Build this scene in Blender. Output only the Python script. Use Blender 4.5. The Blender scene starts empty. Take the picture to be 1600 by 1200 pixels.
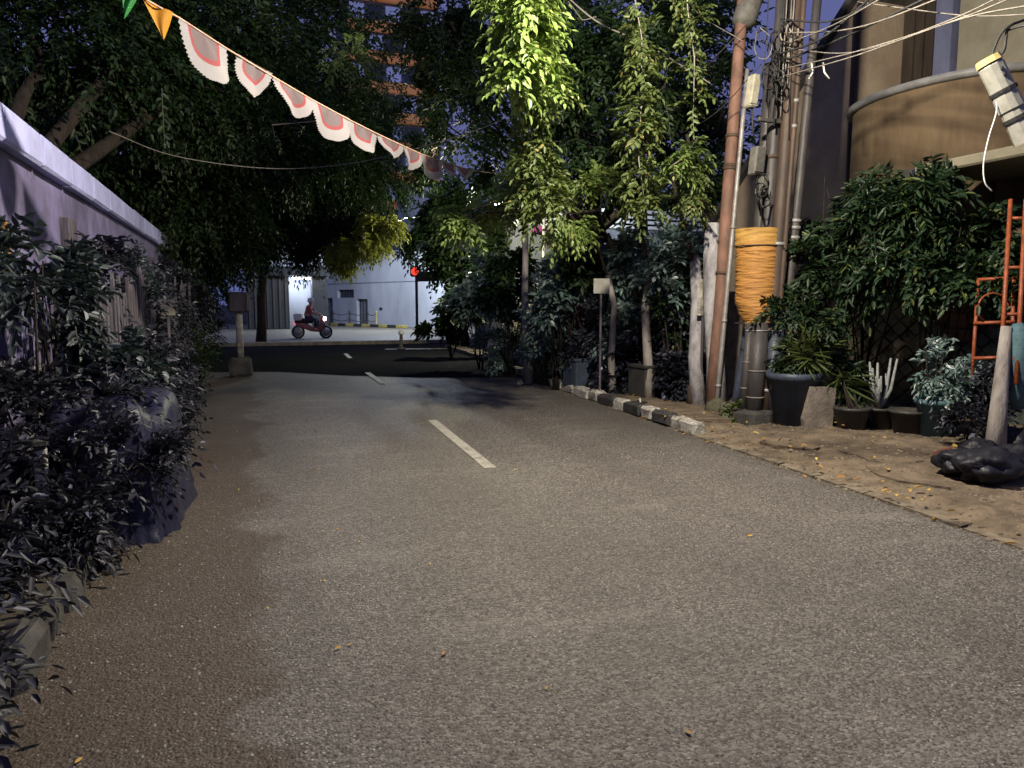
import bpy, math, random
import numpy as np
from mathutils import Vector, Matrix, noise as mnoise
R = math.radians
random.seed(7)
rng = np.random.default_rng(7)
sc = bpy.context.scene
col = sc.collection
# ------------------------------------------------------------------ camera, sky, exposure
F = 1150.0; YAW = math.atan(405 / F); PIT = math.atan(124 / F); CH = 1.5
cf = Vector((math.sin(YAW) * math.cos(PIT), math.cos(YAW) * math.cos(PIT), -math.sin(PIT)))
cr = Vector((math.cos(YAW), -math.sin(YAW), 0)); cu = cr.cross(cf)
cam = bpy.data.objects.new('camera', bpy.data.cameras.new('camera')); col.objects.link(cam)
cam.data.sensor_width = 36; cam.data.lens = 36 * F / 1600; cam.data.clip_start = 0.05; cam.data.clip_end = 900
cam.matrix_world = Matrix.Translation((0, 0, CH)) @ Matrix((cr, cu, -cf)).transposed().to_4x4()
sc.camera = cam
w = bpy.data.worlds.new('World'); sc.world = w; w.use_nodes = True
nt = w.node_tree; nt.nodes.clear()
sky = nt.nodes.new('ShaderNodeTexSky'); sky.sky_type = 'NISHITA'; sky.sun_disc = False
sky.sun_elevation = R(-3.0); sky.sun_rotation = R(200)
tint = nt.nodes.new('ShaderNodeMix'); tint.data_type = 'RGBA'; tint.blend_type = 'MULTIPLY'; tint.inputs[0].default_value = 1
tint.inputs[7].default_value = (1.0, 0.9, 1.25, 1)
dusk = nt.nodes.new('ShaderNodeMix'); dusk.data_type = 'RGBA'; dusk.inputs[0].default_value = .8
dusk.inputs[7].default_value = (0.066, 0.080, 0.205, 1)   # city dusk: an even blue sky
bg = nt.nodes.new('ShaderNodeBackground'); bg.inputs[1].default_value = 1.0
ow = nt.nodes.new('ShaderNodeOutputWorld')
nt.links.new(sky.outputs[0], tint.inputs[6]); nt.links.new(tint.outputs[2], dusk.inputs[6]); nt.links.new(dusk.outputs[2], bg.inputs[0]); nt.links.new(bg.outputs[0], ow.inputs[0])
sc.view_settings.view_transform = 'Standard'; sc.view_settings.look = 'None'
sc.view_settings.exposure = 0.8; sc.view_settings.gamma = 1.0; sc.view_settings.use_curve_mapping = False
sc.cycles.max_bounces = 5; sc.cycles.diffuse_bounces = 2; sc.cycles.transmission_bounces = 3; sc.cycles.transparent_max_bounces = 6


def P(px, py, d):
    return Vector((0, 0, CH)) + (cf + cr * ((px - 800) / F) + cu * ((600 - py) / F)) * d


def G(px, py, z=0.0):
    v = cf + cr * ((px - 800) / F) + cu * ((600 - py) / F)
    return Vector((0, 0, CH)) + v * ((z - CH) / v.z)


def onX(px, py, X):
    v = cf + cr * ((px - 800) / F) + cu * ((600 - py) / F)
    return Vector((0, 0, CH)) + v * (X / v.x)


# ------------------------------------------------------------------ materials
def new_mat(name):
    m = bpy.data.materials.new(name); m.use_nodes = True
    t = m.node_tree; b = t.nodes['Principled BSDF']
    return m, t, b


def N(t, typ, **kw):
    n = t.nodes.new(typ)
    for k, v in kw.items():
        if k.startswith('i_'):
            key = k[2:]
            n.inputs[int(key) if key.isdigit() else key.replace('_', ' ')].default_value = v
        else: setattr(n, k, v)
    return n


def mix(t, fac, a, b, blend='MIX'):
    n = t.nodes.new('ShaderNodeMix'); n.data_type = 'RGBA'; n.blend_type = blend
    for s, v in ((n.inputs[0], fac), (n.inputs[6], a), (n.inputs[7], b)):
        if isinstance(v, bpy.types.NodeSocket): t.links.new(v, s)
        elif isinstance(v, (tuple, list)): s.default_value = (*v[:3], 1)
        else: s.default_value = v
    return n.outputs[2]


def mathn(t, op, a, b=0.0, c=None, clamp=False):
    n = t.nodes.new('ShaderNodeMath'); n.operation = op; n.use_clamp = clamp
    for i, v in enumerate((a, b) if c is None else (a, b, c)):
        if isinstance(v, bpy.types.NodeSocket): t.links.new(v, n.inputs[i])
        else: n.inputs[i].default_value = v
    return n.outputs[0]


def ramp(t, src, lo, hi):
    n = t.nodes.new('ShaderNodeMapRange'); n.interpolation_type = 'SMOOTHSTEP'
    t.links.new(src, n.inputs[0]); n.inputs[1].default_value = lo; n.inputs[2].default_value = hi
    return n.outputs[0]


def noise(t, vec, scale, detail=3, rough=.55, stretch=None):
    if stretch:
        mp = N(t, 'ShaderNodeMapping'); mp.inputs['Scale'].default_value = stretch
        t.links.new(vec, mp.inputs[0]); vec = mp.outputs[0]
    n = N(t, 'ShaderNodeTexNoise'); n.inputs['Scale'].default_value = scale
    n.inputs['Detail'].default_value = detail; n.inputs['Roughness'].default_value = rough
    t.links.new(vec, n.inputs['Vector']); return n.outputs[0]


def mat(name, c1, c2=None, scale=6, rough=.8, bump=.3, bscale=None, metal=0.0, stains=.35, stretch=None, spec=.3):
    m, t, b = new_mat(name)
    c2 = c2 or tuple(x * .6 for x in c1)
    pos = N(t, 'ShaderNodeNewGeometry').outputs['Position']
    n1 = ramp(t, noise(t, pos, scale, 5, .65, stretch), .3, .7)
    base = mix(t, n1, c1, c2)
    n2 = ramp(t, noise(t, pos, scale * .23, 3, .6, stretch), .5, .72)
    base = mix(t, mathn(t, 'MULTIPLY', n2, stains), base, tuple(x * .35 for x in c2))
    t.links.new(base, b.inputs['Base Color'])
    b.inputs['Roughness'].default_value = rough; b.inputs['Metallic'].default_value = metal
    b.inputs['Specular IOR Level'].default_value = spec
    if bump:
        bp = N(t, 'ShaderNodeBump'); bp.inputs['Strength'].default_value = bump; bp.inputs['Distance'].default_value = .02
        t.links.new(noise(t, pos, bscale or scale * 4, 5, .6, stretch), bp.inputs['Height']); t.links.new(bp.outputs[0], b.inputs['Normal'])
    return m


def leaf_mat(name, c1, c2, c3=None, gloss=.45, trans=.4):
    m, t, b = new_mat(name)
    g = N(t, 'ShaderNodeNewGeometry')
    r = g.outputs['Random Per Island']
    base = mix(t, r, c1, c2)
    if c3:
        f = mathn(t, 'GREATER_THAN', mathn(t, 'FRACT', mathn(t, 'MULTIPLY', r, 17.3)), .93)
        base = mix(t, f, base, c3)
    patch = ramp(t, noise(t, g.outputs['Position'], .9, 2), .35, .65)
    base = mix(t, mathn(t, 'MULTIPLY', patch, .35), base, tuple(x * .5 for x in c1))
    t.links.new(base, b.inputs['Base Color']); b.inputs['Roughness'].default_value = gloss
    b.inputs['Specular IOR Level'].default_value = .35
    tr = N(t, 'ShaderNodeBsdfTranslucent'); t.links.new(mix(t, .5, base, (c1[0] * 1.6, c1[1] * 1.5, c1[2] * .6)), tr.inputs[0])
    ms = N(t, 'ShaderNodeMixShader'); ms.inputs[0].default_value = trans
    t.links.new(b.outputs[0], ms.inputs[1]); t.links.new(tr.outputs[0], ms.inputs[2])
    t.links.new(ms.outputs[0], t.nodes['Material Output'].inputs[0])
    return m


def emit_mat(name, c, s):
    m, t, b = new_mat(name)
    b.inputs['Base Color'].default_value = (*c, 1); b.inputs['Emission Color'].default_value = (*c, 1); b.inputs['Emission Strength'].default_value = s
    return m


def asphalt_mat(name, c_dark, c_light, speck, stain=True):
    m, t, b = new_mat(name)
    pos = N(t, 'ShaderNodeNewGeometry').outputs['Position']
    warp = N(t, 'ShaderNodeTexNoise'); warp.inputs['Scale'].default_value = 60; t.links.new(pos, warp.inputs['Vector'])
    wv = N(t, 'ShaderNodeVectorMath', operation='MULTIPLY_ADD'); t.links.new(warp.outputs[1], wv.inputs[0]); wv.inputs[1].default_value = (.005,) * 3; t.links.new(pos, wv.inputs[2])
    v1 = N(t, 'ShaderNodeTexVoronoi', i_Scale=78.0); t.links.new(wv.outputs[0], v1.inputs['Vector'])
    v2 = N(t, 'ShaderNodeTexVoronoi', i_Scale=170.0); t.links.new(wv.outputs[0], v2.inputs['Vector'])
    sx = N(t, 'ShaderNodeSeparateColor'); t.links.new(v1.outputs['Color'], sx.inputs[0])
    sx2 = N(t, 'ShaderNodeSeparateColor'); t.links.new(v2.outputs['Color'], sx2.inputs[0])
    base = mix(t, mathn(t, 'POWER', sx.outputs[0], 1.4), c_dark, c_light)
    base = mix(t, mathn(t, 'MULTIPLY', sx2.outputs[0], .45), base, tuple(x * .45 for x in c_dark))
    # pale stone chips showing in the worn surface
    worn = ramp(t, noise(t, pos, .7, 3), .4, .62)
    chips = mathn(t, 'MULTIPLY', mathn(t, 'GREATER_THAN', sx.outputs[1], .93), mathn(t, 'LESS_THAN', v1.outputs['Distance'], .40))
    base = mix(t, mathn(t, 'MULTIPLY', chips, mathn(t, 'MULTIPLY_ADD', worn, .4, .28)), base, speck)
    pits = mathn(t, 'MULTIPLY', mathn(t, 'GREATER_THAN', sx.outputs[2], .84), mathn(t, 'LESS_THAN', v1.outputs['Distance'], .55))
    base = mix(t, mathn(t, 'MULTIPLY', pits, .75), base, (.012, .011, .01))
    # broad wear, tyre polish and old dust
    big = ramp(t, noise(t, pos, .45, 4, .6, (1, .45, 1)), .35, .68)
    base = mix(t, mathn(t, 'MULTIPLY', big, .38), base, tuple(x * .5 for x in c_dark))
    dust = ramp(t, noise(t, pos, 1.3, 4, .65, (.5, 1.4, 1)), .52, .7)
    base = mix(t, mathn(t, 'MULTIPLY', dust, .13), base, tuple(x * 1.5 for x in c_light))
    # thin meandering cracks and tyre-polished tracks
    cw = N(t, 'ShaderNodeVectorMath', operation='MULTIPLY_ADD'); t.links.new(N(t, 'ShaderNodeTexNoise', i_Scale=2.2, i_Detail=5.0).outputs[1], cw.inputs[0]); cw.inputs[1].default_value = (.5,) * 3; t.links.new(pos, cw.inputs[2])
    t.links.new(pos, cw.inputs[0].links[0].from_node.inputs['Vector'])
    vc = N(t, 'ShaderNodeTexVoronoi', i_Scale=.42, feature='DISTANCE_TO_EDGE'); t.links.new(cw.outputs[0], vc.inputs['Vector'])
    ck = mathn(t, 'MULTIPLY', mathn(t, 'SUBTRACT', 1.0, ramp(t, vc.outputs['Distance'], .0, .0035)), ramp(t, noise(t, pos, .55, 2), .56, .64))
    base = mix(t, mathn(t, 'MULTIPLY', ck, .45), base, (.02, .018, .016))
    if stain:
        sp0 = N(t, 'ShaderNodeSeparateXYZ'); t.links.new(pos, sp0.inputs[0])
        tk_ = mathn(t, 'SINE', mathn(t, 'MULTIPLY_ADD', sp0.outputs[0], 4.1, 1.2))
        base = mix(t, mathn(t, 'MULTIPLY', ramp(t, tk_, .2, 1.0), .16), base, tuple(x * .55 for x in c_dark))
    if stain:
        sp = N(t, 'ShaderNodeSeparateXYZ'); t.links.new(pos, sp.inputs[0])
        e = mathn(t, 'MULTIPLY_ADD', noise(t, pos, .8, 5, .7, (1, 1, 1)), -1.3, sp.outputs[0])
        s = mathn(t, 'SUBTRACT', 1.0, ramp(t, e, -.72, -.55))
        base = mix(t, mathn(t, 'MULTIPLY', s, .66), base, (.040, .024, .012))
    t.links.new(base, b.inputs['Base Color'])
    t.links.new(mathn(t, 'MULTIPLY_ADD', sx2.outputs[1], .3, .55), b.inputs['Roughness'])
    b.inputs['Specular IOR Level'].default_value = .35
    h = mathn(t, 'ADD', mathn(t, 'MULTIPLY', mathn(t, 'SUBTRACT', 1.0, v1.outputs['Distance']), mathn(t, 'MULTIPLY_ADD', sx.outputs[1], .8, .2)), mathn(t, 'MULTIPLY', noise(t, pos, 45, 4), 1.2))
    bp = N(t, 'ShaderNodeBump'); bp.inputs['Strength'].default_value = .95; bp.inputs['Distance'].default_value = .009
    t.links.new(h, bp.inputs['Height']); t.links.new(bp.outputs[0], b.inputs['Normal'])
    return m


M = {}
M['asphalt'] = asphalt_mat('worn_asphalt', (.070, .060, .050), (.225, .205, .18), (.52, .49, .43))
M['asphalt_shade'] = asphalt_mat('painted_shade_band', (.020, .021, .025), (.036, .038, .044), (.08, .08, .08), False)  # shade painted as colour: near-black version of the same asphalt
for n_ in M['asphalt_shade'].node_tree.nodes:
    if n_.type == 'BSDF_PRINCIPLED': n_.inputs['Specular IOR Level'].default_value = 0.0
M['asphalt_far'] = asphalt_mat('pale_concrete_road', (.16, .15, .12), (.26, .24, .19), (.4, .38, .3), False)
M['earth'] = mat('earth', (.06, .05, .035), (.035, .03, .022), 3, .95, .6)
M['dirt'] = mat('packed_dirt', (.195, .148, .10), (.085, .064, .044), 4.2, .95, 1.0, 34, stains=.7)
M['gutter'] = mat('dirty_gutter_concrete', (.21, .175, .125), (.11, .085, .06), 9, .95, .8, 30, stains=.7)
M['paint'] = mat('road_paint', (.42, .40, .33), (.24, .22, .19), 24, .7, .5, 90, stains=.5)
M['concrete'] = mat('concrete', (.30, .26, .21), (.19, .16, .13), 7, .9, .5, stains=.5)
M['concrete_dark'] = mat('dark_concrete', (.07, .066, .06), (.035, .033, .03), 7, .9, .6)
M['kerb_white'] = mat('kerb_white_paint', (.52, .50, .45), (.22, .195, .16), 14, .85, .8, 40, stains=.85)
M['kerb_black'] = mat('kerb_black_paint', (.025, .027, .03), (.06, .055, .05), 16, .7, .6, 40)
M['moss'] = mat('mossy_stone', (.07, .075, .04), (.12, .11, .08), 18, .95, .9)
M['lilac'] = mat('flare_tinted_plaster', (.20, .18, .34), (.105, .092, .16), 2.4, .85, .4, 14, stains=.65)  # violet lens-flare glow painted into the plaster colour
M['lilac_pale'] = mat('flare_tinted_coping', (.46, .48, .80), (.34, .35, .58), 3, .8, .4, 14, stains=.4)  # pale lens-flare streak painted into the coping colour
M['wood_dark'] = mat('dark_weathered_wood', (.06, .05, .06), (.11, .095, .11), 12, .85, .5, stretch=(1, 1, .15))
M['wood_grey'] = mat('grey_weathered_wood', (.13, .118, .145), (.06, .053, .062), 12, .85, .5, stretch=(1, 1, .15))
M['bark'] = mat('bark', (.045, .034, .026), (.022, .017, .014), 12, .95, 1.0, stretch=(1, 1, .3))
M['bark_pale'] = mat('pale_bark', (.30, .27, .25), (.16, .14, .12), 8, .9, .8, stretch=(1, 1, .3))
M['whitewash'] = mat('whitewashed_bark', (.42, .41, .42), (.2, .19, .2), 9, .9, .8, stains=.7, stretch=(1, 1, .4))
M['pole_red'] = mat('rusty_red_pole_paint', (.22, .115, .08), (.12, .068, .05), 9, .65, .3, stretch=(1, 1, .4))
M['pole_grey'] = mat('galvanised_pipe', (.32, .31, .30), (.2, .19, .18), 9, .5, .2, metal=.3)
M['pole_brown'] = mat('brown_steel_pole', (.085, .055, .038), (.045, .033, .026), 7, .6, .3, stretch=(1, 1, .3))
M['pole_dark'] = mat('black_steel_pole', (.035, .033, .035), (.06, .052, .048), 7, .5, .3, stretch=(1, 1, .3))
M['pole_blue'] = mat('blue_black_pole_paint', (.045, .055, .085), (.03, .035, .05), 7, .45, .2)
M['iron'] = mat('iron', (.05, .05, .05), (.09, .08, .07), 20, .6, .2, metal=.2)
M['box'] = mat('beige_box_paint', (.36, .34, .26), (.24, .22, .17), 14, .6, .2)
M['box_dark'] = mat('grey_meter_box', (.13, .125, .11), (.08, .075, .065), 14, .6, .2)
M['cable_dark'] = mat('black_cable', (.02, .02, .02), (.04, .04, .04), 14, .6, 0)
M['cable_pale'] = mat('pale_cable', (.26, .235, .20), (.15, .135, .12), 14, .6, 0)
M['twine'] = mat('twine', (.55, .40, .28), (.45, .25, .18), 30, .8, 0)
M['orange_cloth'] = mat('orange_plastic_sheet', (.40, .20, .05), (.31, .14, .035), 3, .5, .6, 30, stains=.2, stretch=(1, 1, 6))
M['yellow_cloth'] = mat('yellow_plastic_sheet', (.44, .26, .065), (.34, .18, .045), 4, .5, .6, 30, stains=.2, stretch=(1, 1, 6))
M['house_grey'] = mat('grey_render', (.40, .315, .22), (.28, .215, .15), 1.4, .9, .35, 16, stains=.45)
M['house_tan'] = mat('tan_render', (.17, .12, .07), (.105, .072, .042), 3.2, .9, .3, 16, stains=.6, stretch=(1, 1, .3))
M['house_beige'] = mat('beige_render', (.19, .175, .125), (.14, .125, .09), 2, .9, .3, 16, stains=.3)
M['house_dark'] = mat('dark_brown_cladding', (.055, .041, .03), (.03, .023, .018), 5, .7, .3, stretch=(1, 1, .2))
M['rim'] = mat('pale_ledge', (.22, .22, .22), (.15, .145, .14), 5, .5, .1)
M['bluegrey'] = mat('blue_grey_column', (.10, .11, .17), (.07, .075, .12), 3, .6, .2)
M['glass'] = mat('dark_glass', (.02, .025, .035), (.03, .035, .05), 3, .1, 0, spec=.8)
M['stone'] = mat('cut_stone', (.17, .145, .095), (.10, .085, .055), 9, .9, .7)
M['stone_green'] = mat('greenish_stone', (.10, .12, .10), (.06, .075, .065), 9, .9, .7)
M['brick'] = mat('brown_red_block', (.13, .05, .032), (.08, .03, .022), 10, .85, .6)
M['orange_metal'] = mat('orange_metal_paint', (.30, .075, .028), (.18, .048, .02), 18, .45, .15)
M['pot'] = mat('black_plastic_pot', (.028, .028, .028), (.05, .046, .042), 14, .5, .2)
M['pot_blue'] = mat('blue_grey_drum', (.05, .065, .10), (.035, .045, .06), 6, .45, .2)
M['bleached'] = mat('bleached_stems', (.30, .31, .30), (.18, .19, .18), 14, .8, .3)
M['white_paint'] = mat('white_paint', (.70, .70, .68), (.5, .5, .48), 6, .6, .1)
M['white_plastic'] = mat('ivory_plastic', (.34, .335, .30), (.25, .245, .21), 10, .4, .05, stains=.15)
M['yellow_plastic'] = mat('yellowed_plastic', (.6, .5, .2), (.45, .36, .16), 10, .5, .05)
M['far_white'] = mat('far_white_wall', (.54, .56, .62), (.38, .40, .44), .5, .9, .2, 4, stains=.25, stretch=(1, 1, .35))
M['far_grey'] = mat('far_grey_wall', (.22, .23, .27), (.15, .16, .19), .8, .9, .2, 5)
M['far_dark'] = mat('far_dark_metal', (.03, .032, .035), (.045, .045, .05), 2, .6, .1)
M['slat'] = mat('white_slats', (.72, .74, .78), (.6, .62, .66), 3, .6, .05, stains=.1)
M['magenta'] = mat('magenta_awning', (.32, .05, .24), (.22, .04, .17), 5, .7, .2)
M['tarp_blue'] = mat('dark_blue_tarpaulin', (.015, .016, .040), (.008, .008, .020), 4, .42, .8, 9, stains=.6)
M['blue'] = mat('blue_plastic', (.03, .04, .20), (.02, .025, .12), 6, .5, .1)
M['cyan'] = mat('faded_teal_sacks', (.07, .14, .16), (.05, .09, .11), 6, .7, .5)
M['yellow_paint'] = mat('yellow_kerb_paint', (.5, .42, .1), (.3, .25, .08), 8, .8, .3)
M['red_shirt'] = mat('faded_red_fabric', (.42, .10, .10), (.3, .07, .07), 9, .85, .4)
M['white_cloth'] = mat('white_fabric', (.7, .66, .66), (.55, .5, .5), 9, .85, .3)
M['skin'] = mat('skin', (.34, .19, .12), (.28, .15, .1), 9, .6, 0, stains=0)
M['trousers'] = mat('dark_trousers', (.04, .04, .06), (.03, .03, .04), 9, .9, .2)
M['rubber'] = mat('rubber', (.015, .015, .015), (.03, .03, .03), 20, .8, .1)
M['bike_red'] = mat('red_bike_panel', (.38, .14, .14), (.22, .07, .07), 14, .5, 0)
M['rubbish'] = mat('dark_rubbish_bag', (.007, .007, .010), (.014, .014, .02), 5, .5, .9, 9)
M['leaf_dusk'] = leaf_mat('dusky_grey_green_leaf', (.018, .032, .032), (.05, .065, .07), (.30, .32, .34), .5, .2)
M['leaf_lamp'] = leaf_mat('painted_lamplit_leaf', (.30, .34, .07), (.42, .44, .12), None, .5, .35)  # lamplight put into the colour: brighter, yellower leaves for one bough
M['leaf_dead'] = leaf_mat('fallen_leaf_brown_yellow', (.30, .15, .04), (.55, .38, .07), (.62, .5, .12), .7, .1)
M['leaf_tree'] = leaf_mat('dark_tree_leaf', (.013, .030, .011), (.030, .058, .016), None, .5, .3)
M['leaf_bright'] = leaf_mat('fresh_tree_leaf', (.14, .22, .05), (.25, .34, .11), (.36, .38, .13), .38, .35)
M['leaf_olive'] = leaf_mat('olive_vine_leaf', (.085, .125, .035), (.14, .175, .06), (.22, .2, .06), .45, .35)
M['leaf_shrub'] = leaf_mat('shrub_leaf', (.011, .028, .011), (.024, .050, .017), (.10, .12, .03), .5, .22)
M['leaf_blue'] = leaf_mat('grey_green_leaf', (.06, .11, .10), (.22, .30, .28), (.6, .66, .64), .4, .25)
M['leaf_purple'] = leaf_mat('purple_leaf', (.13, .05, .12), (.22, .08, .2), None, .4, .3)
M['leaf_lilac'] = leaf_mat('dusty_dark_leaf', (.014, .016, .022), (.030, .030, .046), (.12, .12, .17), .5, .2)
M['fan_white'] = leaf_mat('sheer_white_cloth', (.44, .42, .44), (.48, .46, .48), None, .8, .5)
M['fan_sheer'] = leaf_mat('sheer_grey_pink_cloth', (.22, .17, .18), (.26, .205, .215), None, .8, .5)
M['fan_red'] = leaf_mat('red_cloth', (.34, .075, .085), (.38, .095, .10), None, .8, .4)
M['flag_orange'] = leaf_mat('orange_cloth_flag', (.62, .27, .02), (.66, .30, .02), None, .7, .4)
M['flag_green'] = leaf_mat('green_cloth_flag', (.03, .25, .05), (.03, .28, .06), None, .7, .4)


# ------------------------------------------------------------------ builders
def tag(o, label=None, cat=None, group=None, kind=None):
    if label: o['label'] = label
    if cat: o['category'] = cat
    if group: o['group'] = group
    if kind: o['kind'] = kind
    return o


def empty(name, loc, label=None, cat=None, group=None, kind=None, rz=0):
    o = bpy.data.objects.new(name, None); col.objects.link(o); o.location = loc; o.rotation_euler = (0, 0, rz)
    o.empty_display_size = .2
    bpy.context.view_layer.update()
    return tag(o, label, cat, group, kind)


class MB:
    def __init__(s): s.v = []; s.f = []

    def add(s, vs, fs):
        k = len(s.v); s.v += [tuple(v) for v in vs]; s.f += [tuple(i + k for i in f) for f in fs]; return s

    def box(s, c, d, rz=0, bev=0, jit=0):
        x, y, z = [q / 2 for q in d]
        if bev:
            b = min(bev, x * .9, y * .9, z * .9)
            vs = []
            for zz, ins in ((-z, b), (-z + b, 0), (z - b, 0), (z, b)):
                X, Y = x - ins, y - ins
                B = b if ins == 0 else b * .7
                vs += [(-X + B, -Y, zz), (X - B, -Y, zz), (X, -Y + B, zz), (X, Y - B, zz), (X - B, Y, zz), (-X + B, Y, zz), (-X, Y - B, zz), (-X, -Y + B, zz)]
            fs = [tuple(range(7, -1, -1)), tuple(range(24, 32))]
            for k in range(3):
                for i in range(8):
                    fs.append((k * 8 + i, k * 8 + (i + 1) % 8, k * 8 + 8 + (i + 1) % 8, k * 8 + 8 + i))
        else:
            vs = [(-x, -y, -z), (x, -y, -z), (x, y, -z), (-x, y, -z), (-x, -y, z), (x, -y, z), (x, y, z), (-x, y, z)]
            fs = [(3, 2, 1, 0), (4, 5, 6, 7), (0, 1, 5, 4), (1, 2, 6, 5), (2, 3, 7, 6), (3, 0, 4, 7)]
        ca, sa = math.cos(rz), math.sin(rz)
        o = []
        for v in vs:
            j = [random.uniform(-jit, jit) for _ in range(3)] if jit else (0, 0, 0)
            vx, vy, vz = v[0] + j[0], v[1] + j[1], v[2] + j[2]
            o.append((c[0] + vx * ca - vy * sa, c[1] + vx * sa + vy * ca, c[2] + vz))
        return s.add(o, fs)

    def tube(s, pts, rad, n=8, cap=True):
        pts = [Vector(p) for p in pts]
        if not hasattr(rad, '__len__'): rad = [rad] * len(pts)
        k = len(s.v); up = None
        for i, p in enumerate(pts):
            a = pts[max(0, i - 1)]; b = pts[min(len(pts) - 1, i + 1)]
            d = (b - a).normalized()
            if up is None: up = Vector((1, 0, 0)) if abs(d.x) < .8 else Vector((0, 1, 0))
            u = (up - d * up.dot(d)).normalized(); up = u; v = d.cross(u)
            for j in range(n):
                t = 2 * math.pi * j / n
                s.v.append(tuple(p + (u * math.cos(t) + v * math.sin(t)) * rad[i]))
        for i in range(len(pts) - 1):
            for j in range(n):
                s.f.append((k + i * n + j, k + i * n + (j + 1) % n, k + (i + 1) * n + (j + 1) % n, k + (i + 1) * n + j))
        if cap:
            s.f.append(tuple(k + j for j in range(n - 1, -1, -1))); e = k + (len(pts) - 1) * n; s.f.append(tuple(e + j for j in range(n)))
        return s

    def lathe(s, c, prof, n=20, sx=1, sy=1):
        k = len(s.v)
        for r, z in prof:
            for j in range(n):
                t = 2 * math.pi * j / n; s.v.append((c[0] + r * sx * math.cos(t), c[1] + r * sy * math.sin(t), c[2] + z))
        for i in range(len(prof) - 1):
            for j in range(n):
                s.f.append((k + i * n + j, k + i * n + (j + 1) % n, k + (i + 1) * n + (j + 1) % n, k + (i + 1) * n + j))
        s.f.append(tuple(k + j for j in range(n - 1, -1, -1))); e = k + (len(prof) - 1) * n; s.f.append(tuple(e + j for j in range(n)))
        return s

    def poly(s, pts, ext):
        n = len(pts); e = Vector(ext); k = len(s.v)
        s.v += [tuple(p) for p in pts] + [tuple(Vector(p) + e) for p in pts]
        s.f += [tuple(k + i for i in range(n)), tuple(k + n + i for i in range(n - 1, -1, -1))]
        s.f += [(k + i, k + n + i, k + n + (i + 1) % n, k + (i + 1) % n) for i in range(n)]
        return s

    def build(s, name, m, parent=None, smooth=False, **kw):
        me = bpy.data.meshes.new(name); me.from_pydata(s.v, [], s.f); me.update()
        if smooth: me.shade_smooth()
        me.materials.append(m if not isinstance(m, str) else M[m])
        o = bpy.data.objects.new(name, me); col.objects.link(o)
        if parent:
            o.parent = parent; o.matrix_parent_inverse = parent.matrix_world.inverted()
        return tag(o, **kw)


def bulk(name, V, Fq, m, parent=None, **kw):
    """numpy quads -> one mesh"""
    me = bpy.data.meshes.new(name)
    me.vertices.add(len(V)); me.vertices.foreach_set('co', np.asarray(V, np.float32).ravel())
    nf = len(Fq); me.loops.add(nf * 4); me.polygons.add(nf)
    me.loops.foreach_set('vertex_index', np.asarray(Fq, np.int32).ravel())
    me.polygons.foreach_set('loop_start', np.arange(nf, dtype=np.int32) * 4)
    me.update(calc_edges=True); me.validate()
    me.materials.append(M[m] if isinstance(m, str) else m)
    o = bpy.data.objects.new(name, me); col.objects.link(o)
    if parent: o.parent = parent; o.matrix_parent_inverse = parent.matrix_world.inverted()
    return tag(o, **kw)


def nrm(a): return a / (np.linalg.norm(a, axis=-1, keepdims=True) + 1e-9)


def leaf_mesh(pos, d, up, L, W):
    """each leaf: two quads folded on the midrib"""
    n = len(pos); d = nrm(d); side = nrm(np.cross(d, up)); nn = np.cross(side, d)
    L = np.broadcast_to(np.asarray(L, float).reshape(-1, 1), (n, 1)); W = np.broadcast_to(np.asarray(W, float).reshape(-1, 1), (n, 1))
    droop = -nn * L * .12
    b = pos; tip = pos + d * L + droop
    fold = nn * W * .22
    l1 = pos + d * L * .3 + side * W * .5 + fold; l2 = pos + d * L * .68 + side * W * .42 + fold + droop * .4
    r1 = pos + d * L * .3 - side * W * .5 + fold; r2 = pos + d * L * .68 - side * W * .42 + fold + droop * .4
    V = np.stack([b, l1, l2, tip, r2, r1], 1).reshape(-1, 3)
    k = (np.arange(n) * 6)[:, None]
    Fq = np.concatenate([k + np.array([[0, 3, 2, 1]]), k + np.array([[0, 5, 4, 3]])], 0)
    return V, Fq


def sprigs(base, d, slen, K, L, W, droop=.35, spread=.9, seed=0, stem=.004):
    """pinnate sprigs: stem + K leaflets on alternating sides"""
    g = np.random.default_rng(seed); n = len(base); d = nrm(d)
    slen = np.broadcast_to(np.asarray(slen, float), (n,)) * g.uniform(.7, 1.2, n)
    up0 = np.tile([0, 0, 1.], (n, 1)) + g.normal(0, .35, (n, 3))
    side = nrm(np.cross(d, up0)); up = np.cross(side, d)
    t = np.linspace(.12, 1, K)
    tt = t[None, :, None]
    pos = base[:, None] + d[:, None] * tt * slen[:, None, None] + np.array([0, 0, -1.]) * (tt ** 2) * slen[:, None, None] * droop
    sgn = np.where(np.arange(K) % 2 == 0, 1., -1.)[None, :, None]
    last = (np.arange(K) == K - 1)[None, :, None]
    ld = d[:, None] * .65 + np.array([0, 0, -1.]) * droop * 1.3 * tt + side[:, None] * sgn * spread * (~last) + g.normal(0, .22, (n, K, 3))
    upv = up[:, None] + g.normal(0, .3, (n, K, 3))
    LL = L * g.uniform(.7, 1.15, (n, K)) * (1 - .25 * (t[None] - .4) ** 2); WW = LL * (W / L)
    V, Fq = leaf_mesh(pos.reshape(-1, 3), ld.reshape(-1, 3), upv.reshape(-1, 3), LL.ravel(), WW.ravel())
    if stem:
        tip = pos[:, -1]; mid = pos[:, K // 2]
        o = side * stem
        SV = np.stack([base - o, base + o, mid + o, mid - o, tip + o * .4, tip - o * .4], 1).reshape(-1, 3)
        k = len(V) + (np.arange(n) * 6)[:, None]
        Fq = np.concatenate([Fq, k + np.array([[0, 1, 2, 3]]), k + np.array([[3, 2, 4, 5]])], 0); V = np.concatenate([V, SV], 0)
    return V, Fq


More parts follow.
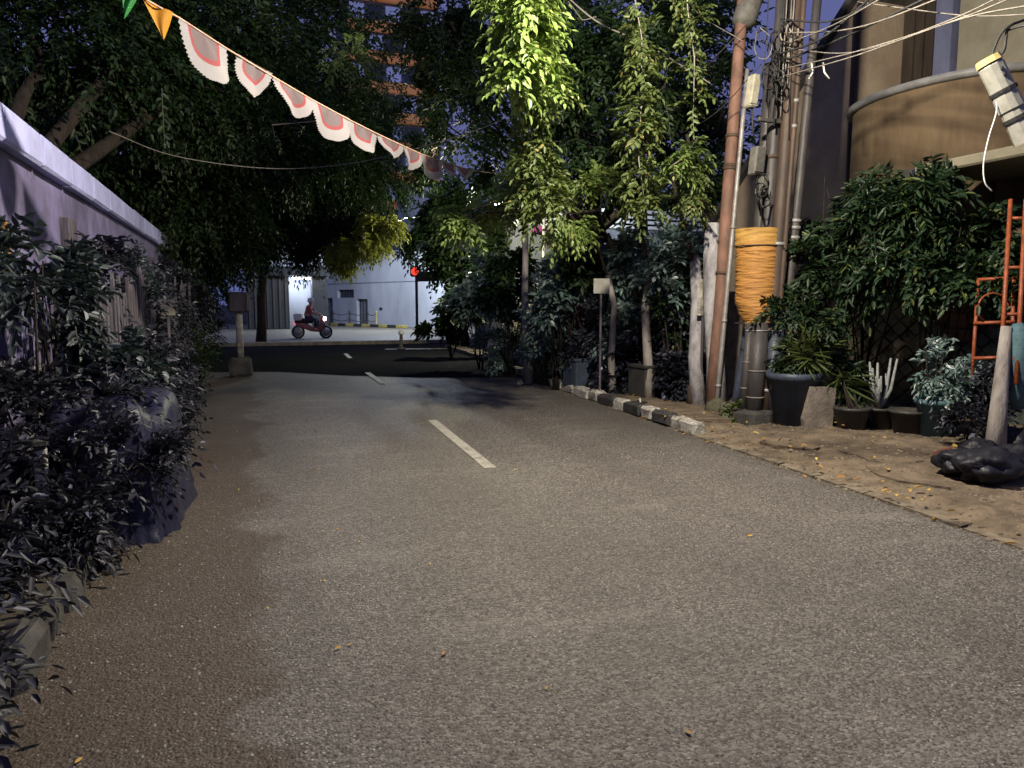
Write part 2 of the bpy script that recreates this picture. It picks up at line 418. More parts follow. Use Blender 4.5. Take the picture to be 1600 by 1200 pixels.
def merge(parts):
    Vs = []; Fs = []; k = 0
    for V, Fq in parts:
        Vs.append(V); Fs.append(Fq + k); k += len(V)
    return np.concatenate(Vs), np.concatenate(Fs)


def blob_pts(blobs, n, seed, shell=.35):
    """sample points in ellipsoids, more of them near the shell and gathered in clumps; returns pos and outward dir"""
    g = np.random.default_rng(seed)
    vol = np.array([b[1][0] * b[1][1] * b[1][2] for b in blobs]) ** .75; idx = g.choice(len(blobs), n, p=vol / vol.sum())
    C = np.array([list(b[0]) for b in blobs]); Rr = np.array([b[1] for b in blobs])
    # clump centres
    nc = max(8, n // 26)
    ci = g.choice(len(blobs), nc, p=vol / vol.sum())
    u = nrm(g.normal(size=(nc, 3))) * (g.uniform(shell, 1, (nc, 1)))
    cc = C[ci] + u * Rr[ci]
    pick = g.integers(0, nc, n)
    rad = (Rr[ci].mean(1) * g.uniform(.10, .30, nc))[pick][:, None]
    pos = cc[pick] + g.normal(size=(n, 3)) * rad * .75
    out = nrm(pos - C[ci][pick]) + g.normal(0, .45, (n, 3)); out[:, 2] -= .1
    return pos, out


def pblob(px, py, d, rx, ry, rd=None):
    return (P(px, py, d), (rx * d / F, (rd or rx) * d / F, ry * d / F))


def tree(name, base, blobs, n, label, m='leaf_tree', slen=.5, K=8, L=.13, W=.05, r=.2, group=None, seed=1, bark='bark', droop=.35, lean=None, cat='tree'):
    base = Vector(base)
    root = empty(name, base, label, cat, group)
    rs = random.Random(seed)
    cs = [Vector(b[0]) for b in blobs]
    mean = sum(cs, Vector()) / len(cs)
    fork = Vector(lean) if lean else Vector((base.x * .75 + mean.x * .25, base.y * .75 + mean.y * .25, base.z + max(1.6, (mean.z - base.z) * .45)))
    mb = MB(); pts = []
    for i in range(7):
        t = i / 6; p = base.lerp(fork, t); pts.append(p + Vector((rs.uniform(-.06, .06), rs.uniform(-.06, .06), 0)) * (1 if 0 < i < 6 else 0))
    mb.tube(pts, [r * (1.35 if i == 0 else 1.08 - .45 * i / 6) for i in range(7)], 10)
    mb.build('trunk', bark, root, True)
    lb = MB()
    for c, rr in blobs:
        c = Vector(c)
        mid = fork.lerp(c, .5) + Vector((rs.uniform(-.3, .3), rs.uniform(-.3, .3), .25))
        lb.tube([fork - Vector((0, 0, .1)), mid, c], [r * .45, r * .28, r * .1], 6)
        for _ in range(5):
            e = c + Vector((rs.uniform(-1, 1) * rr[0], rs.uniform(-1, 1) * rr[1], rs.uniform(-.8, .8) * rr[2])) * .85
            s_ = mid.lerp(c, rs.uniform(.2, 1))
            lb.tube([s_, s_.lerp(e, .5) + Vector((0, 0, .12)), e], [r * .13, r * .08, .008], 4)
    lb.build('branches', bark, root, True, kind='stuff')
    pos, out = blob_pts(blobs, n, seed)
    V, Fq = sprigs(pos, out, slen, K, L, W, droop, seed=seed + 1, stem=.005)
    bulk('crown', V, Fq, m, root, kind='stuff')
    return root


def cable(name, pts, r, m, label, group=None, cat='cable', n=5):
    """smooth curve through the points"""
    pts = [Vector(p) for p in pts]; out = []
    if len(pts) == 2: pts = [pts[0], (pts[0] + pts[1]) / 2 - Vector((0, 0, (pts[1] - pts[0]).length * .02)), pts[1]]
    q = [pts[0] * 2 - pts[1]] + pts + [pts[-1] * 2 - pts[-2]]
    for i in range(1, len(q) - 2):
        for k in range(6):
            t = k / 6; a, b, c, d = q[i - 1:i + 3]
            out.append(.5 * (2 * b + (c - a) * t + (2 * a - 5 * b + 4 * c - d) * t * t + (3 * b - a - 3 * c + d) * t ** 3))
    out.append(pts[-1])
    return MB().tube(out, r, n).build(name, m, None, True, label=label, cat=cat, group=group)


# ------------------------------------------------------------------ ground
def edge(y):   # right edge of the carriageway
    return 4.42 + .075 * (y - 3) if y > 3 else 4.42


def sheet(name, pts, z, m):
    return MB().add([(x, y, z) for x, y in pts], [tuple(range(len(pts)))]).build(name, m, kind='structure')


sheet('ground', [(-300, -100), (300, -100), (300, 500), (-300, 500)], -.03, 'earth')
road = MB(); ys = [-12, 0, 3] + list(np.arange(4, 24.1, .5))
vs = []
for y in ys: vs += [(-.95, y, 0), (edge(y) + (.03 * math.sin(y * 7.3) if y > 3 else 0), y, 0)]
road.add(vs, [(2 * i, 2 * i + 1, 2 * i + 3, 2 * i + 2) for i in range(len(ys) - 1)])
road.build('road', 'asphalt', kind='structure')
sheet('painted_shade_band', [(-.95, 17.7), (.5, 17.3), (1.8, 15.9), (3.2, 14.9), (5.3, 14.2), (7.5, 15.6), (9, 17), (24, 18), (24, 27.5), (-.95, 28.2), (-12, 29), (-12, 20), (-.95, 19)], .008, 'asphalt_shade')  # dark sheet laid where the road only lies in shadow
sheet('junction_road', [(-60, 28), (-.9, 28.0), (24, 27.3), (80, 24), (80, 52), (-60, 66)], .002, 'asphalt_far')

# lane dashes: thin worn paint films
dash = [((2.03, 6.36), (2.17, 9.3)), ((2.30, 13.9), (2.36, 16.3)), ((2.56, 20.9), (2.66, 22.9))]
for i, (a, b) in enumerate(dash):
    z = .004 if i == 0 else .014; wd = .058
    MB().add([(a[0] - wd, a[1], z), (a[0] + wd, a[1], z), (b[0] + wd, b[1], z), (b[0] - wd, b[1], z)], [(0, 1, 2, 3)]).build('lane_marking', 'paint', kind='structure')
MB().add([(4.2, 24.6, .016), (6.8, 24.0, .016), (6.8, 24.25, .016), (4.2, 24.85, .016)], [(0, 1, 2, 3)]).build('lane_marking', 'paint', kind='structure')


def fbm(x, y, s=1.0):
    return mnoise.fractal(Vector((x * s, y * s, 3.1)), 1, 2, 5)


# dirt verge on the right
nx, ny = 90, 190; V = []; Fq = []
for j in range(ny + 1):
    y = -2 + 16.5 * j / ny
    for i in range(nx + 1):
        u = i / nx; x = edge(y) - .04 + (9.1 - edge(y)) * u ** 1.15 + fbm(y, 0, 1.7) * .05 * (1 if i == 0 else 0)
        z = -.012 + .06 * min(1, u * 9) + .10 * u + fbm(x, y, 1.1) * .035 * min(1, u * 8) + fbm(x, y, 5) * .022 * min(1, u * 30)
        V.append((x, y, z))
for j in range(ny):
    for i in range(nx):
        k = j * (nx + 1) + i; Fq.append((k, k + 1, k + nx + 2, k + nx + 1))
verge = bulk('dirt_verge', V, Fq, 'dirt', kind='structure'); verge.data.shade_smooth()
# gutter strip of broken concrete plates along the carriageway
gut = empty('gutter', (4.5, 4, 0), kind='structure')
y = 1.6; rs = random.Random(4)
while y < 7.0:
    l = rs.uniform(.45, .95); x0 = edge(y); x1 = edge(y + l)
    mb = MB(); wv = rs.uniform(.08, .2); hz = rs.uniform(.010, .024)
    mb.poly([(x0 - .02, y, .0), (x0 + wv, y + rs.uniform(0, .05), .0), (x1 + wv * rs.uniform(.7, 1.1), y + l - .03, .0), (x1 - .02, y + l - .015, .0)], (0, 0, hz))
    mb.build('gutter_slab', 'gutter', gut); y += l
# cracked concrete crusts on the verge
crust = empty('pavement_remains', (5.2, 4, 0), kind='structure')
for cx, cy, r0 in ((5.05, 3.6, .42), (5.6, 3.1, .38), (5.15, 4.6, .35), (5.9, 4.2, .5), (5.25, 6.2, .32), (5.6, 5.3, .4), (6.2, 5.6, .45)):
    n = 11; pts = [(cx + r0 * rs.uniform(.7, 1.15) * math.cos(2 * math.pi * k / n) * .8, cy + r0 * rs.uniform(.7, 1.15) * math.sin(2 * math.pi * k / n) * 1.2, .02) for k in range(n)]
    MB().poly(pts, (0, 0, rs.uniform(.035, .045) + .02 * (cx - 4.6))).build('concrete_crust', 'dirt', crust)
# pavement slab behind the kerb
pave = empty('pavement', (5.5, 9, 0), kind='structure')
ybk = 7.55
while ybk < 24:
    l = .9; a = edge(ybk) + .19; b = edge(ybk + l) + .19
    MB().poly([(a, ybk, 0), (6.45, ybk - .25, 0), (6.7, ybk + l - .27, 0), (b, ybk + l - .02, 0)], (0, 0, .115 + rs.uniform(-.01, .012))).build('paving_slab', 'dirt', pave)
    ybk += l
kerb = empty('kerb', (5, 9, 0), kind='structure')
y = 7.15; k = 0
seq = ['kerb_white', 'kerb_black', 'kerb_white', 'kerb_black', 'kerb_white', 'kerb_black', 'kerb_white', 'kerb_white', 'kerb_white', 'kerb_white', 'kerb_black', 'kerb_white', 'kerb_black', 'kerb_white', 'kerb_black']
lens = [.62, .5, .34, .55, .38, .6, .4, .7, .6, .6, .6, .6, .6, .6, .6]
for m_, l in zip(seq, lens):
    x = edge(y + l / 2) + .085
    MB().box((x, y + l / 2, .075 + rs.uniform(-.01, .006)), (.18, l - .02, .17), -.075 + rs.uniform(-.04, .04), .032, .014).build('kerb_stone', m_, kerb)
    y += l

# fallen leaves
n = 170; px = np.zeros((n, 3))
g = np.random.default_rng(5); yy = g.uniform(1.5, 13, n)
px[:, 1] = yy; px[:, 0] = np.array([edge(v) for v in yy]) + g.uniform(-.12, 1.6, n) ** 1.5 * g.choice([1, .3], n) - .05; px[:, 2] = .085 + .04 * (px[:, 0] - 4.6).clip(0)
px[:, 2] = np.where(px[:, 1] > 7.4, np.maximum(px[:, 2], .135), px[:, 2])
on_road = px[:, 0] < np.array([edge(v) for v in yy]); px[on_road, 2] = .012
V1 = leaf_mesh(px, g.normal(size=(n, 3)) * [1, 1, .1], np.tile([0, 0, 1.], (n, 1)) + g.normal(0, .25, (n, 3)), g.uniform(.04, .085, n), g.uniform(.02, .04, n))
n = 55; px = np.zeros((n, 3)); px[:, 1] = g.uniform(2, 11, n); px[:, 0] = g.uniform(-.7, 3.2, n) * g.choice([1, .3], n); px[:, 2] = .01
V2 = leaf_mesh(px, g.normal(size=(n, 3)) * [1, 1, .05], np.tile([0, 0, 1.], (n, 1)) + g.normal(0, .2, (n, 3)), g.uniform(.018, .04, n), g.uniform(.012, .022, n))
V, Fq = merge([V1, V2]); bulk('fallen_leaves', V, Fq, 'leaf_dead', label='scattered yellow and brown leaves on road and dirt', kind='stuff')

# pebbles and crumbs of earth on the verge
n = 2600; g = np.random.default_rng(19); vy = g.uniform(1.5, 7.6, n); vx = np.array([edge(v) for v in vy]) + g.uniform(0, 1, n) ** 1.6 * 3.2 - .03
def vz(x, y):
    u = max(0, min(1, (x - edge(y) + .04) / (9.1 - edge(y)))) ** (1 / 1.15)
    return -.012 + .06 * min(1, u * 9) + .10 * u + fbm(x, y, 1.1) * .035 * min(1, u * 8) + fbm(x, y, 5) * .022 * min(1, u * 30)
s = g.uniform(.004, .017, n) * g.uniform(.4, 1, n); ang = g.uniform(0, 6.28, n)
c = np.stack([vx, vy, np.array([max(vz(a, b), .002) for a, b in zip(vx, vy)])], 1)
dx = np.stack([np.cos(ang), np.sin(ang), 0 * ang], 1) * s[:, None] * 1.4; dy = np.stack([-np.sin(ang), np.cos(ang), 0 * ang], 1) * s[:, None]; dz = np.stack([0 * s, 0 * s, s * .9], 1)
V = np.stack([c - dx - dy, c + dx - dy, c + dx + dy, c - dx + dy, c - dx * .4 - dy * .5 + dz, c + dx * .5 - dy * .3 + dz, c + dx * .4 + dy * .5 + dz, c - dx * .5 + dy * .4 + dz], 1).reshape(-1, 3)
k = (np.arange(n) * 8)[:, None]
Fq = np.concatenate([k + np.array([q]) for q in ((4, 5, 6, 7), (0, 1, 5, 4), (1, 2, 6, 5), (2, 3, 7, 6), (3, 0, 4, 7))])
bulk('pebbles', V, Fq, 'gutter', label='pebbles and crumbs of earth on the dirt verge', kind='stuff')

# loose grit on the near carriageway
n = 9000; g = np.random.default_rng(9)
gy = 1.0 + 5.5 * g.uniform(0, 1, n) ** 1.2; gx = g.uniform(-1, 4.4, n)
s = g.uniform(.0016, .0034, n) + .0035 * g.uniform(0, 1, n) ** 8
gm = mat('pale_grit', (.30, .28, .245), (.07, .065, .058), 45, .8, 0)
ang = g.uniform(0, 6.28, n)
c = np.stack([gx, gy, np.full(n, .0005)], 1)
dx = np.stack([np.cos(ang), np.sin(ang), 0 * ang], 1) * s[:, None] * 1.4; dy = np.stack([-np.sin(ang), np.cos(ang), 0 * ang], 1) * s[:, None]; dz = np.stack([0 * s, 0 * s, s * 1.1], 1)
V = np.stack([c - dx - dy, c + dx - dy, c + dx + dy, c - dx + dy, c - dx * .4 - dy * .5 + dz, c + dx * .5 - dy * .3 + dz, c + dx * .4 + dy * .5 + dz, c - dx * .5 + dy * .4 + dz], 1).reshape(-1, 3)
k = (np.arange(n) * 8)[:, None]
Fq = np.concatenate([k + np.array([q]) for q in ((4, 5, 6, 7), (0, 1, 5, 4), (1, 2, 6, 5), (2, 3, 7, 6), (3, 0, 4, 7))])
bulk('loose_grit', V, Fq, gm, label='loose grit and stone chips on the asphalt', kind='stuff')

# ------------------------------------------------------------------ lamps
def lamp(name, loc, power, color, radius=.12, typ='POINT', rot=None, parent=None, size=None):
    d = bpy.data.lights.new(name, typ); d.energy = power; d.color = color
    if typ == 'AREA':
        d.shape = 'RECTANGLE'; d.size, d.size_y = size
    else: d.shadow_soft_size = radius
    if typ == 'SPOT': d.spot_size = R(172); d.spot_blend = .6
    o = bpy.data.objects.new(name, d); col.objects.link(o); o.location = loc
    if rot: o.rotation_euler = rot
    if parent: o.parent = parent; o.matrix_parent_inverse = parent.matrix_world.inverted()
    return o


M['lamp_glass'] = emit_mat('lit_lamp_glass', (1, .95, .85), 12)


def street_lamp(base, head, label, power, color, group='street lamps', top=None, aim=None):
    base, head = Vector(base), Vector(head)
    root = empty('street_lamp', base, label, 'street lamp', group)
    top = Vector(top) if top else Vector((base.x, base.y, head.z + .35))
    MB().tube([base, base.lerp(top, .5), top], [.07, .06, .05], 10).build('pole', 'pole_grey', root, True)
    MB().tube([top - Vector((0, 0, .1)), top.lerp(head, .5) + Vector((0, 0, .22)), head + Vector((0, 0, .12))], .025, 8).build('arm', 'pole_grey', root, True)
    MB().lathe(head, [(.05, .16), (.16, .12), (.19, .05), (.17, .02), (.02, .02)], 16).build('lamp_hood', 'pole_grey', root, True)
    MB().lathe(head, [(.02, -.05), (.10, -.035), (.14, .0), (.15, .018)], 16).build('lamp_glass', 'lamp_glass', root, True)
    lamp('bulb_light', head - Vector((0, 0, .16)), power, color, .11, 'SPOT' if aim else 'POINT', aim, parent=root)
    return root


b0 = G(1200, 655)
street_lamp((b0.x, b0.y, 0), (3.05, 5.0, 5.35), 'grey street lamp pole with long arm standing in the leaning pole cluster', 1330, (1, .90, .73), top=P(1243, -75, 9.3))
q2 = P(775, 318, 20)
street_lamp((8.1, 20.2, 0), (q2.x, q2.y, q2.z), 'grey street lamp at the junction hidden behind the lit foliage', 430, (1, .97, .66))
street_lamp((11.9, 42.5, 0), (8.0, 42.0, 6.2), 'grey street lamp in front of the far white wall', 2100, (.80, .89, 1))

# ------------------------------------------------------------------ left side: wall, planter, fence
lw = empty('boundary_wall', (-1.7, 12, 0), 'long plastered wall and coping with lilac flare glow painted in, left of the road', 'wall')
MB().box((-1.72, 11.0, 1.30), (.18, 27, 2.6)).build('plaster_body', 'lilac', lw)
for i in range(27):
    MB().box((-1.70, -2.0 + i + .5, 2.73), (.34, .985, .26), bev=.02, jit=.006).build('coping_stone', 'lilac_pale', lw)
for i in range(9):
    MB().box((-1.60, -1 + i * 3.0, 1.15), (.10, .32, 2.3), bev=.01).build('pilaster', 'wood_grey' if i % 2 else 'lilac', lw)
cab = empty('planter', (-1.2, 5, 0), 'low dark planter edging filled with soil on the left verge', 'planter')
y = 2.4; rs = random.Random(12)
while y < 13:
    l = rs.uniform(.34, .5)
    MB().box((-.95 + rs.uniform(-.03, .03), y + l / 2, .06 + rs.uniform(-.02, .02)), (.13, l - .03, .2), rs.uniform(-.06, .06), .035, .016).build('edging_stone', 'concrete_dark', cab); y += l
MB().box((-1.3, 7.5, .07), (.62, 11, .14)).build('soil', 'earth', cab)
# picket fence
pf = empty('picket_fence', (-1.12, 9, 0), 'weathered grey picket fence in front of the plastered wall', 'fence')
y = 6.4
while y < 15.6:
    h = rs.uniform(1.35, 1.95)
    MB().poly([(-1.12, y, .1), (-1.12, y + .095, .1), (-1.12, y + .095, h - .06), (-1.12, y + .048, h), (-1.12, y, h - .06)], (.022, 0, 0)).build('picket', rs.choice(['wood_grey', 'wood_dark', 'wood_grey']), pf)
    y += rs.choice([.14, .14, .17, .2])
for z in (.5, 1.15): MB().box((-1.145, 11, z), (.04, 9.2, .07)).build('rail', 'wood_dark', pf)
for i in range(4):
    y = 6.5 + i * 3; MB().box((-1.19, y, .95), (.09, .09, 1.9), bev=.01).build('post', 'wood_grey', pf)


def shrub(name, base, blobs, n, label, m, L, W, slen=.25, K=7, group=None, seed=1, droop=.3, cat='shrub', stems=5, sm='bark'):
    base = Vector(base); root = empty(name, base, label, cat, group); rs = random.Random(seed)
    mb = MB()
    for i in range(stems):
        c, rr = blobs[i % len(blobs)]; c = Vector(c)
        e = c + Vector((rs.uniform(-1, 1) * rr[0], rs.uniform(-1, 1) * rr[1], rs.uniform(-.3, .8) * rr[2])) * .7
        b = base + Vector((rs.uniform(-.05, .05), rs.uniform(-.05, .05), 0))
        mb.tube([b, b.lerp(e, .5) + Vector((rs.uniform(-.06, .06), rs.uniform(-.06, .06), .05)), e], [.016, .012, .004], 5)
    mb.build('stems', sm, root, True, kind='stuff')
    pos, out = blob_pts(blobs, n, seed, .1); out[:, 2] += .35
    V, Fq = sprigs(pos, out, slen, K, L, W, droop, seed=seed, stem=.003)
    bulk('foliage', V, Fq, m, root, kind='stuff')
    return root


left_shrubs = [
    ((-1.30, 3.9, .1), [((-1.3, 3.9, .45), (.3, .6, .30)), ((-1.1, 4.4, .3), (.2, .4, .2))], 160, 'leaf_lilac', .09, .03, 'low dark trailing shrub at the near left planter edge'),
    ((-1.35, 5.2, .1), [((-1.35, 5.2, .8), (.28, .5, .5))], 170, 'leaf_lilac', .08, .035, 'dusky upright shrub in the left planter before the blue tarpaulin'),
    ((-1.4, 5.9, .1), [((-1.40, 5.5, 1.70), (.26, .6, .30)), ((-1.35, 6.2, 1.5), (.25, .4, .3))], 260, 'leaf_dusk', .10, .04, 'tall grey-green shrub covering the plastered wall near the camera'),
    ((-1.4, 7.6, .1), [((-1.35, 7.4, 1.65), (.25, .6, .4)), ((-1.3, 8.0, 1.0), (.2, .5, .4))], 300, 'leaf_lilac', .09, .04, 'dark leafy shrub growing above the picket fence start'),
    ((-1.4, 11, .1), [((-1.4, 11, 1.4), (.22, .8, .5))], 240, 'leaf_lilac', .09, .04, 'dark leafy shrub behind the middle of the picket fence'),
    ((-.95, 14.8, .1), [((-1.0, 14.6, .5), (.28, .9, .45))], 220, 'leaf_shrub', .08, .03, 'low green shrub at the far end of the picket fence'),
    ((-1.1, 18.6, .0), [((-1.1, 18.6, .7), (.5, 1.2, .7)), ((-1.3, 21, 1.2), (.6, 1.6, 1.0))], 420, 'leaf_tree', .10, .04, 'dark shrub clump at the far end of the plastered wall')]
left_shrubs += [
    ((-1.0, 6.9, .1), [((-.80, 6.9, .62), (.18, .25, .32)), ((-.72, 6.2, .95), (.16, .4, .16))], 200, 'leaf_lilac', .06, .026, 'fine leaved dark plant crowding the far side of the blue tarpaulin'),
    ((-1.0, 4.95, .1), [((-.80, 5.0, .52), (.20, .25, .32)), ((-.9, 5.3, .9), (.16, .3, .16))], 230, 'leaf_lilac', .06, .026, 'fine leaved dark plant crowding the near side of the blue tarpaulin'),
    ((-1.3, 9.2, .1), [((-1.2, 9.0, 1.5), (.2, .9, .5)), ((-1.2, 10.2, 1.2), (.2, .6, .6))], 330, 'leaf_dusk', .075, .032, 'tall dark shrub leaning out through the picket fence'),
    ((-1.3, 13.0, .1), [((-1.2, 12.8, 1.5), (.22, 1.0, .55))], 300, 'leaf_lilac', .08, .034, 'tall dark shrub at the far third of the picket fence'),
    ((-1.3, 16.4, .1), [((-1.15, 16.4, 1.5), (.3, 1.2, .9))], 360, 'leaf_lilac', .09, .038, 'tall dark shrub filling the gap past the picket fence'),
    ((-1.2, 3.0, .1), [((-1.12, 2.9, .34), (.22, .6, .26))], 200, 'leaf_lilac', .075, .03, 'dark creeping plant spilling over the nearest edging stones'),
    ((-1.1, 4.6, .1), [((-1.02, 4.7, .30), (.2, .6, .22))], 200, 'leaf_lilac', .07, .03, 'dark creeping plant spilling out beside the pale marker post'),
    ((-1.0, 7.4, .1), [((-.92, 7.7, .35), (.22, .8, .3))], 200, 'leaf_lilac', .08, .035, 'dark bushy plant in front of the first fence pickets'),
    ((-1.0, 9.8, .1), [((-.92, 9.8, .40), (.22, 1.0, .35)), ((-.95, 11.6, .4), (.2, .9, .3))], 300, 'leaf_lilac', .08, .035, 'long dark bushy plant at the foot of the picket fence')]
for i, (b, bl, n, m, L, W, lab) in enumerate(left_shrubs):
    shrub('shrub', b, bl, n, lab, m, L, W, seed=20 + i)
# tarpaulin draped over a heap
tb = empty('tarpaulin', (-.95, 5.7, 0), 'dark blue tarpaulin draped in folds over a heap on the left verge', 'tarpaulin')
mb = MB(); n = 72; cx, cy = -.93, 5.95
rings = [(1.0, .0, 1.14), (1.0, .15, 1.05), (1.0, .45, 1.0), (1.0, .70, .97), (1.0, .80, .9), (1.0, .86, .7), (1.0, .88, .35), (1.0, .87, .02)]
for _, z, s in rings:
    for j in range(n):
        t = 2 * math.pi * j / n; f = (.12 * (abs(math.sin(t * 5.5 + 1 + z * .6)) - .5) + .045 * math.sin(t * 23 + z * 3) + .05 * mnoise.noise(Vector((t * 4, z * 3, 0)))) * max(.12, 1 - z * .85)
        ex = abs(math.cos(t)) ** .55 * math.copysign(1, math.cos(t)) * .38; ey = abs(math.sin(t)) ** .55 * math.copysign(1, math.sin(t)) * .85
        mb.v.append((cx + ex * (s + f), cy + ey * (s + f * .6), z + .05 * math.sin(t * 5 + 2) * (z > .6) + .03 * mnoise.noise(Vector((math.cos(t) * s * 2, math.sin(t) * s * 2, 1))) * (z > .6)))
for i in range(len(rings) - 1):
    for j in range(n): mb.f.append((i * n + j, i * n + (j + 1) % n, (i + 1) * n + (j + 1) % n, (i + 1) * n + j))
mb.build('sheet', 'tarp_blue', tb, True)
pts = [(cx + .4 * math.copysign(abs(math.cos(t)) ** .55, math.cos(t)), cy + .88 * math.copysign(abs(math.sin(t)) ** .55, math.sin(t)), .58 + .02 * math.sin(7 * t)) for t in [2 * math.pi * k / 40 for k in range(41)]]
MB().tube([(p[0] + .015 * math.sin(k * 1.1), p[1] + .02 * math.sin(k * .7), p[2] - .10 * abs(math.sin(k * .45))) for k, p in enumerate(pts)], .006, 5).build('rope', 'cable_dark', tb, True)
shrub('potted_plant', (-.95, 6.4, .86), [((-.88, 6.3, 1.0), (.28, .5, .14))], 150, 'pale leaved trailing plant lying on top of the blue tarpaulin', 'leaf_dusk', .09, .04, .2, seed=41, cat='plant')
# small signs and marker
ms = empty('marker_post', P(64, 700, 4.3), 'short pale marker post standing in the left planter', 'post')
a = P(64, 722, 4.3); MB().box((a.x, a.y, .36), (.07, .07, .62), .2, .01).build('shaft', 'kerb_white', ms); MB().box((a.x, a.y, .70), (.09, .09, .05), .2, .012).build('cap', 'concrete_dark', ms)


def sign(px, py, d, w_, h_, label, m='white_plastic', rz=.3, stake=True):
    c = P(px, py, d); r = empty('small_sign', (c.x, c.y, c.z - h_), label, 'sign')
    MB().box(c, (w_, .012, h_), rz, .004).build('panel', m, r)
    MB().box((c.x, c.y + .02, c.z / 2), (.03, .022, c.z), rz).build('stake', 'wood_dark', r)
    return r


sign(141, 413, 6.2, .13, .19, 'blank pale board on a tall stake against the near plastered wall')
sign(166, 643, 5.6, .11, .15, 'small blank white card low on a stake beside the blue tarpaulin')
sign(262, 485, 8.6, .16, .12, 'blank grey card pinned on the picket fence top', 'box')
# post at far end of the left verge
lp = empty('gate_post', G(377, 590), 'slim pale post on a squat stone base at the far left road edge', 'post')
b = G(377, 588); MB().box((b.x, b.y, .2), (.46, .4, .4), .05, .05, .02).build('base_block', 'concrete_dark', lp); MB().tube([(b.x, b.y, .4), (b.x, b.y, 1.35)], .07, 10).build('shaft', 'kerb_white', lp, True)
MB().box((b.x, b.y, 1.55), (.4, .35, .42), .1, .04, .01).build('head', 'wood_dark', lp)
oc = P(8, 388, 4.6); MB().box(oc, (.06, .06, .34), .2, .015).build('hanging_cloth', 'orange_cloth', label='small orange cloth strip hanging on the wall at the left frame edge', cat='cloth')

# ------------------------------------------------------------------ trees
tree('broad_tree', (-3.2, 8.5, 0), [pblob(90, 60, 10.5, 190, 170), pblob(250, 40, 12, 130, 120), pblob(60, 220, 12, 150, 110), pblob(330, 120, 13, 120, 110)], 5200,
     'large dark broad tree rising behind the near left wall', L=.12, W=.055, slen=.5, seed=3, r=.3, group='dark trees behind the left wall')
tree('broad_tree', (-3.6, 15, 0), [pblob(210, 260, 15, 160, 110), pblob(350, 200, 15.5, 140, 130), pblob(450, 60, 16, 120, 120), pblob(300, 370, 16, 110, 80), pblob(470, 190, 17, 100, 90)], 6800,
     'dense dark broad tree behind the middle of the plastered wall', L=.13, W=.06, slen=.6, seed=4, r=.32, group='dark trees behind the left wall')
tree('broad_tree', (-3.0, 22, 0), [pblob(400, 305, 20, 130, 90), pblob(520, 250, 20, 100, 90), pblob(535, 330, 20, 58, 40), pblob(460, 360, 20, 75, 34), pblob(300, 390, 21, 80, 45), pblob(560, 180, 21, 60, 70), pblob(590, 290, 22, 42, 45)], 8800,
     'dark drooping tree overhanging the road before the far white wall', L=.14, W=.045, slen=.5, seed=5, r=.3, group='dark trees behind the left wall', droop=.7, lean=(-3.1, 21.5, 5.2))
tree('broad_tree', (3.7, 37, 0), [pblob(590, 362, 25.5, 34, 34), pblob(560, 395, 25, 32, 18)], 1300,
     'small tree tip lit yellow green by the junction lamp', m='leaf_bright', L=.15, W=.05, slen=.5, seed=6, r=.1, droop=.9, lean=(3.9, 27, 5.2)) if False else None
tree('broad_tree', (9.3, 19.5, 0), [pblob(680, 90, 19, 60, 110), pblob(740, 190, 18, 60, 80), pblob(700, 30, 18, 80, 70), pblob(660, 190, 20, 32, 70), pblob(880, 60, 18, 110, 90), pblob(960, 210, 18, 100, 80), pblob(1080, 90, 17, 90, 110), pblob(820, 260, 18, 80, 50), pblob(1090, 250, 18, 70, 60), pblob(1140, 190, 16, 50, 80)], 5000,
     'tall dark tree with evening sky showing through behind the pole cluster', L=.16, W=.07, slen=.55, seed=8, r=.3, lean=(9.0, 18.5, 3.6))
tree('broad_tree', (7.4, 26.0, 0), [pblob(700, 340, 25, 48, 40), pblob(672, 372, 25, 30, 28), pblob(745, 390, 24, 45, 40), pblob(690, 400, 25, 24, 26)], 1800,
     'bushy dark tree beside the red lamp at the junction', L=.2, W=.09, slen=.6, seed=9, r=.16)
# branch end on the junction tree, lamplight painted into its leaf colour
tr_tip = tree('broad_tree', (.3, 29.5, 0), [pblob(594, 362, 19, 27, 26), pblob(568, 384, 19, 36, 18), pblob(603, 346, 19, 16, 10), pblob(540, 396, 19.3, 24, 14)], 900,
     'tree bough with lamplit yellow green painted into its leaves near the junction lamp', m='leaf_lamp', L=.13, W=.045, slen=.3, seed=6, r=.16, droop=.7, lean=(.6, 25.5, 5.2))

# foreground tree with hanging lit foliage
def vine(pts, n, rad, label, m, L, W, K=9, seed=1, slen=.22, down=.9, name='hanging_vine'):
    pts = [Vector(p) for p in pts]
    root = empty(name, pts[-1], label, 'vine', 'vines hanging over the right of the road')
    MB().tube(pts, [.012] + [.008] * (len(pts) - 2) + [.003], 5).build('stem', 'bark_pale', root, True)
    g = np.random.default_rng(seed); A = np.array([tuple(p) for p in pts]); R_ = np.interp(np.linspace(0, 1, 200), np.linspace(0, 1, len(rad)), rad)
    wts = (R_ + .02); t = g.choice(200, n, p=wts / wts.sum()) / 199
    base = np.stack([np.interp(t, np.linspace(0, 1, len(pts)), A[:, k]) for k in range(3)], 1)
    off = g.normal(size=(n, 3)); off[:, 2] *= .5
    rr = np.interp(t, np.linspace(0, 1, len(rad)), rad)[:, None]
    base = base + nrm(off) * rr * g.uniform(0, 1, (n, 1)) ** .7
    d = nrm(off) * 1.1 + np.array([0, 0, -down]) * g.uniform(-.1, .8, (n, 1)) + g.normal(0, .35, (n, 3))
    V, Fq = sprigs(base, d, slen, K, L, W, .35, seed=seed, stem=.003)
    bulk('foliage', V, Fq, m, root, kind='stuff')
    return root


def pl(*a): return [P(*q) for q in a]


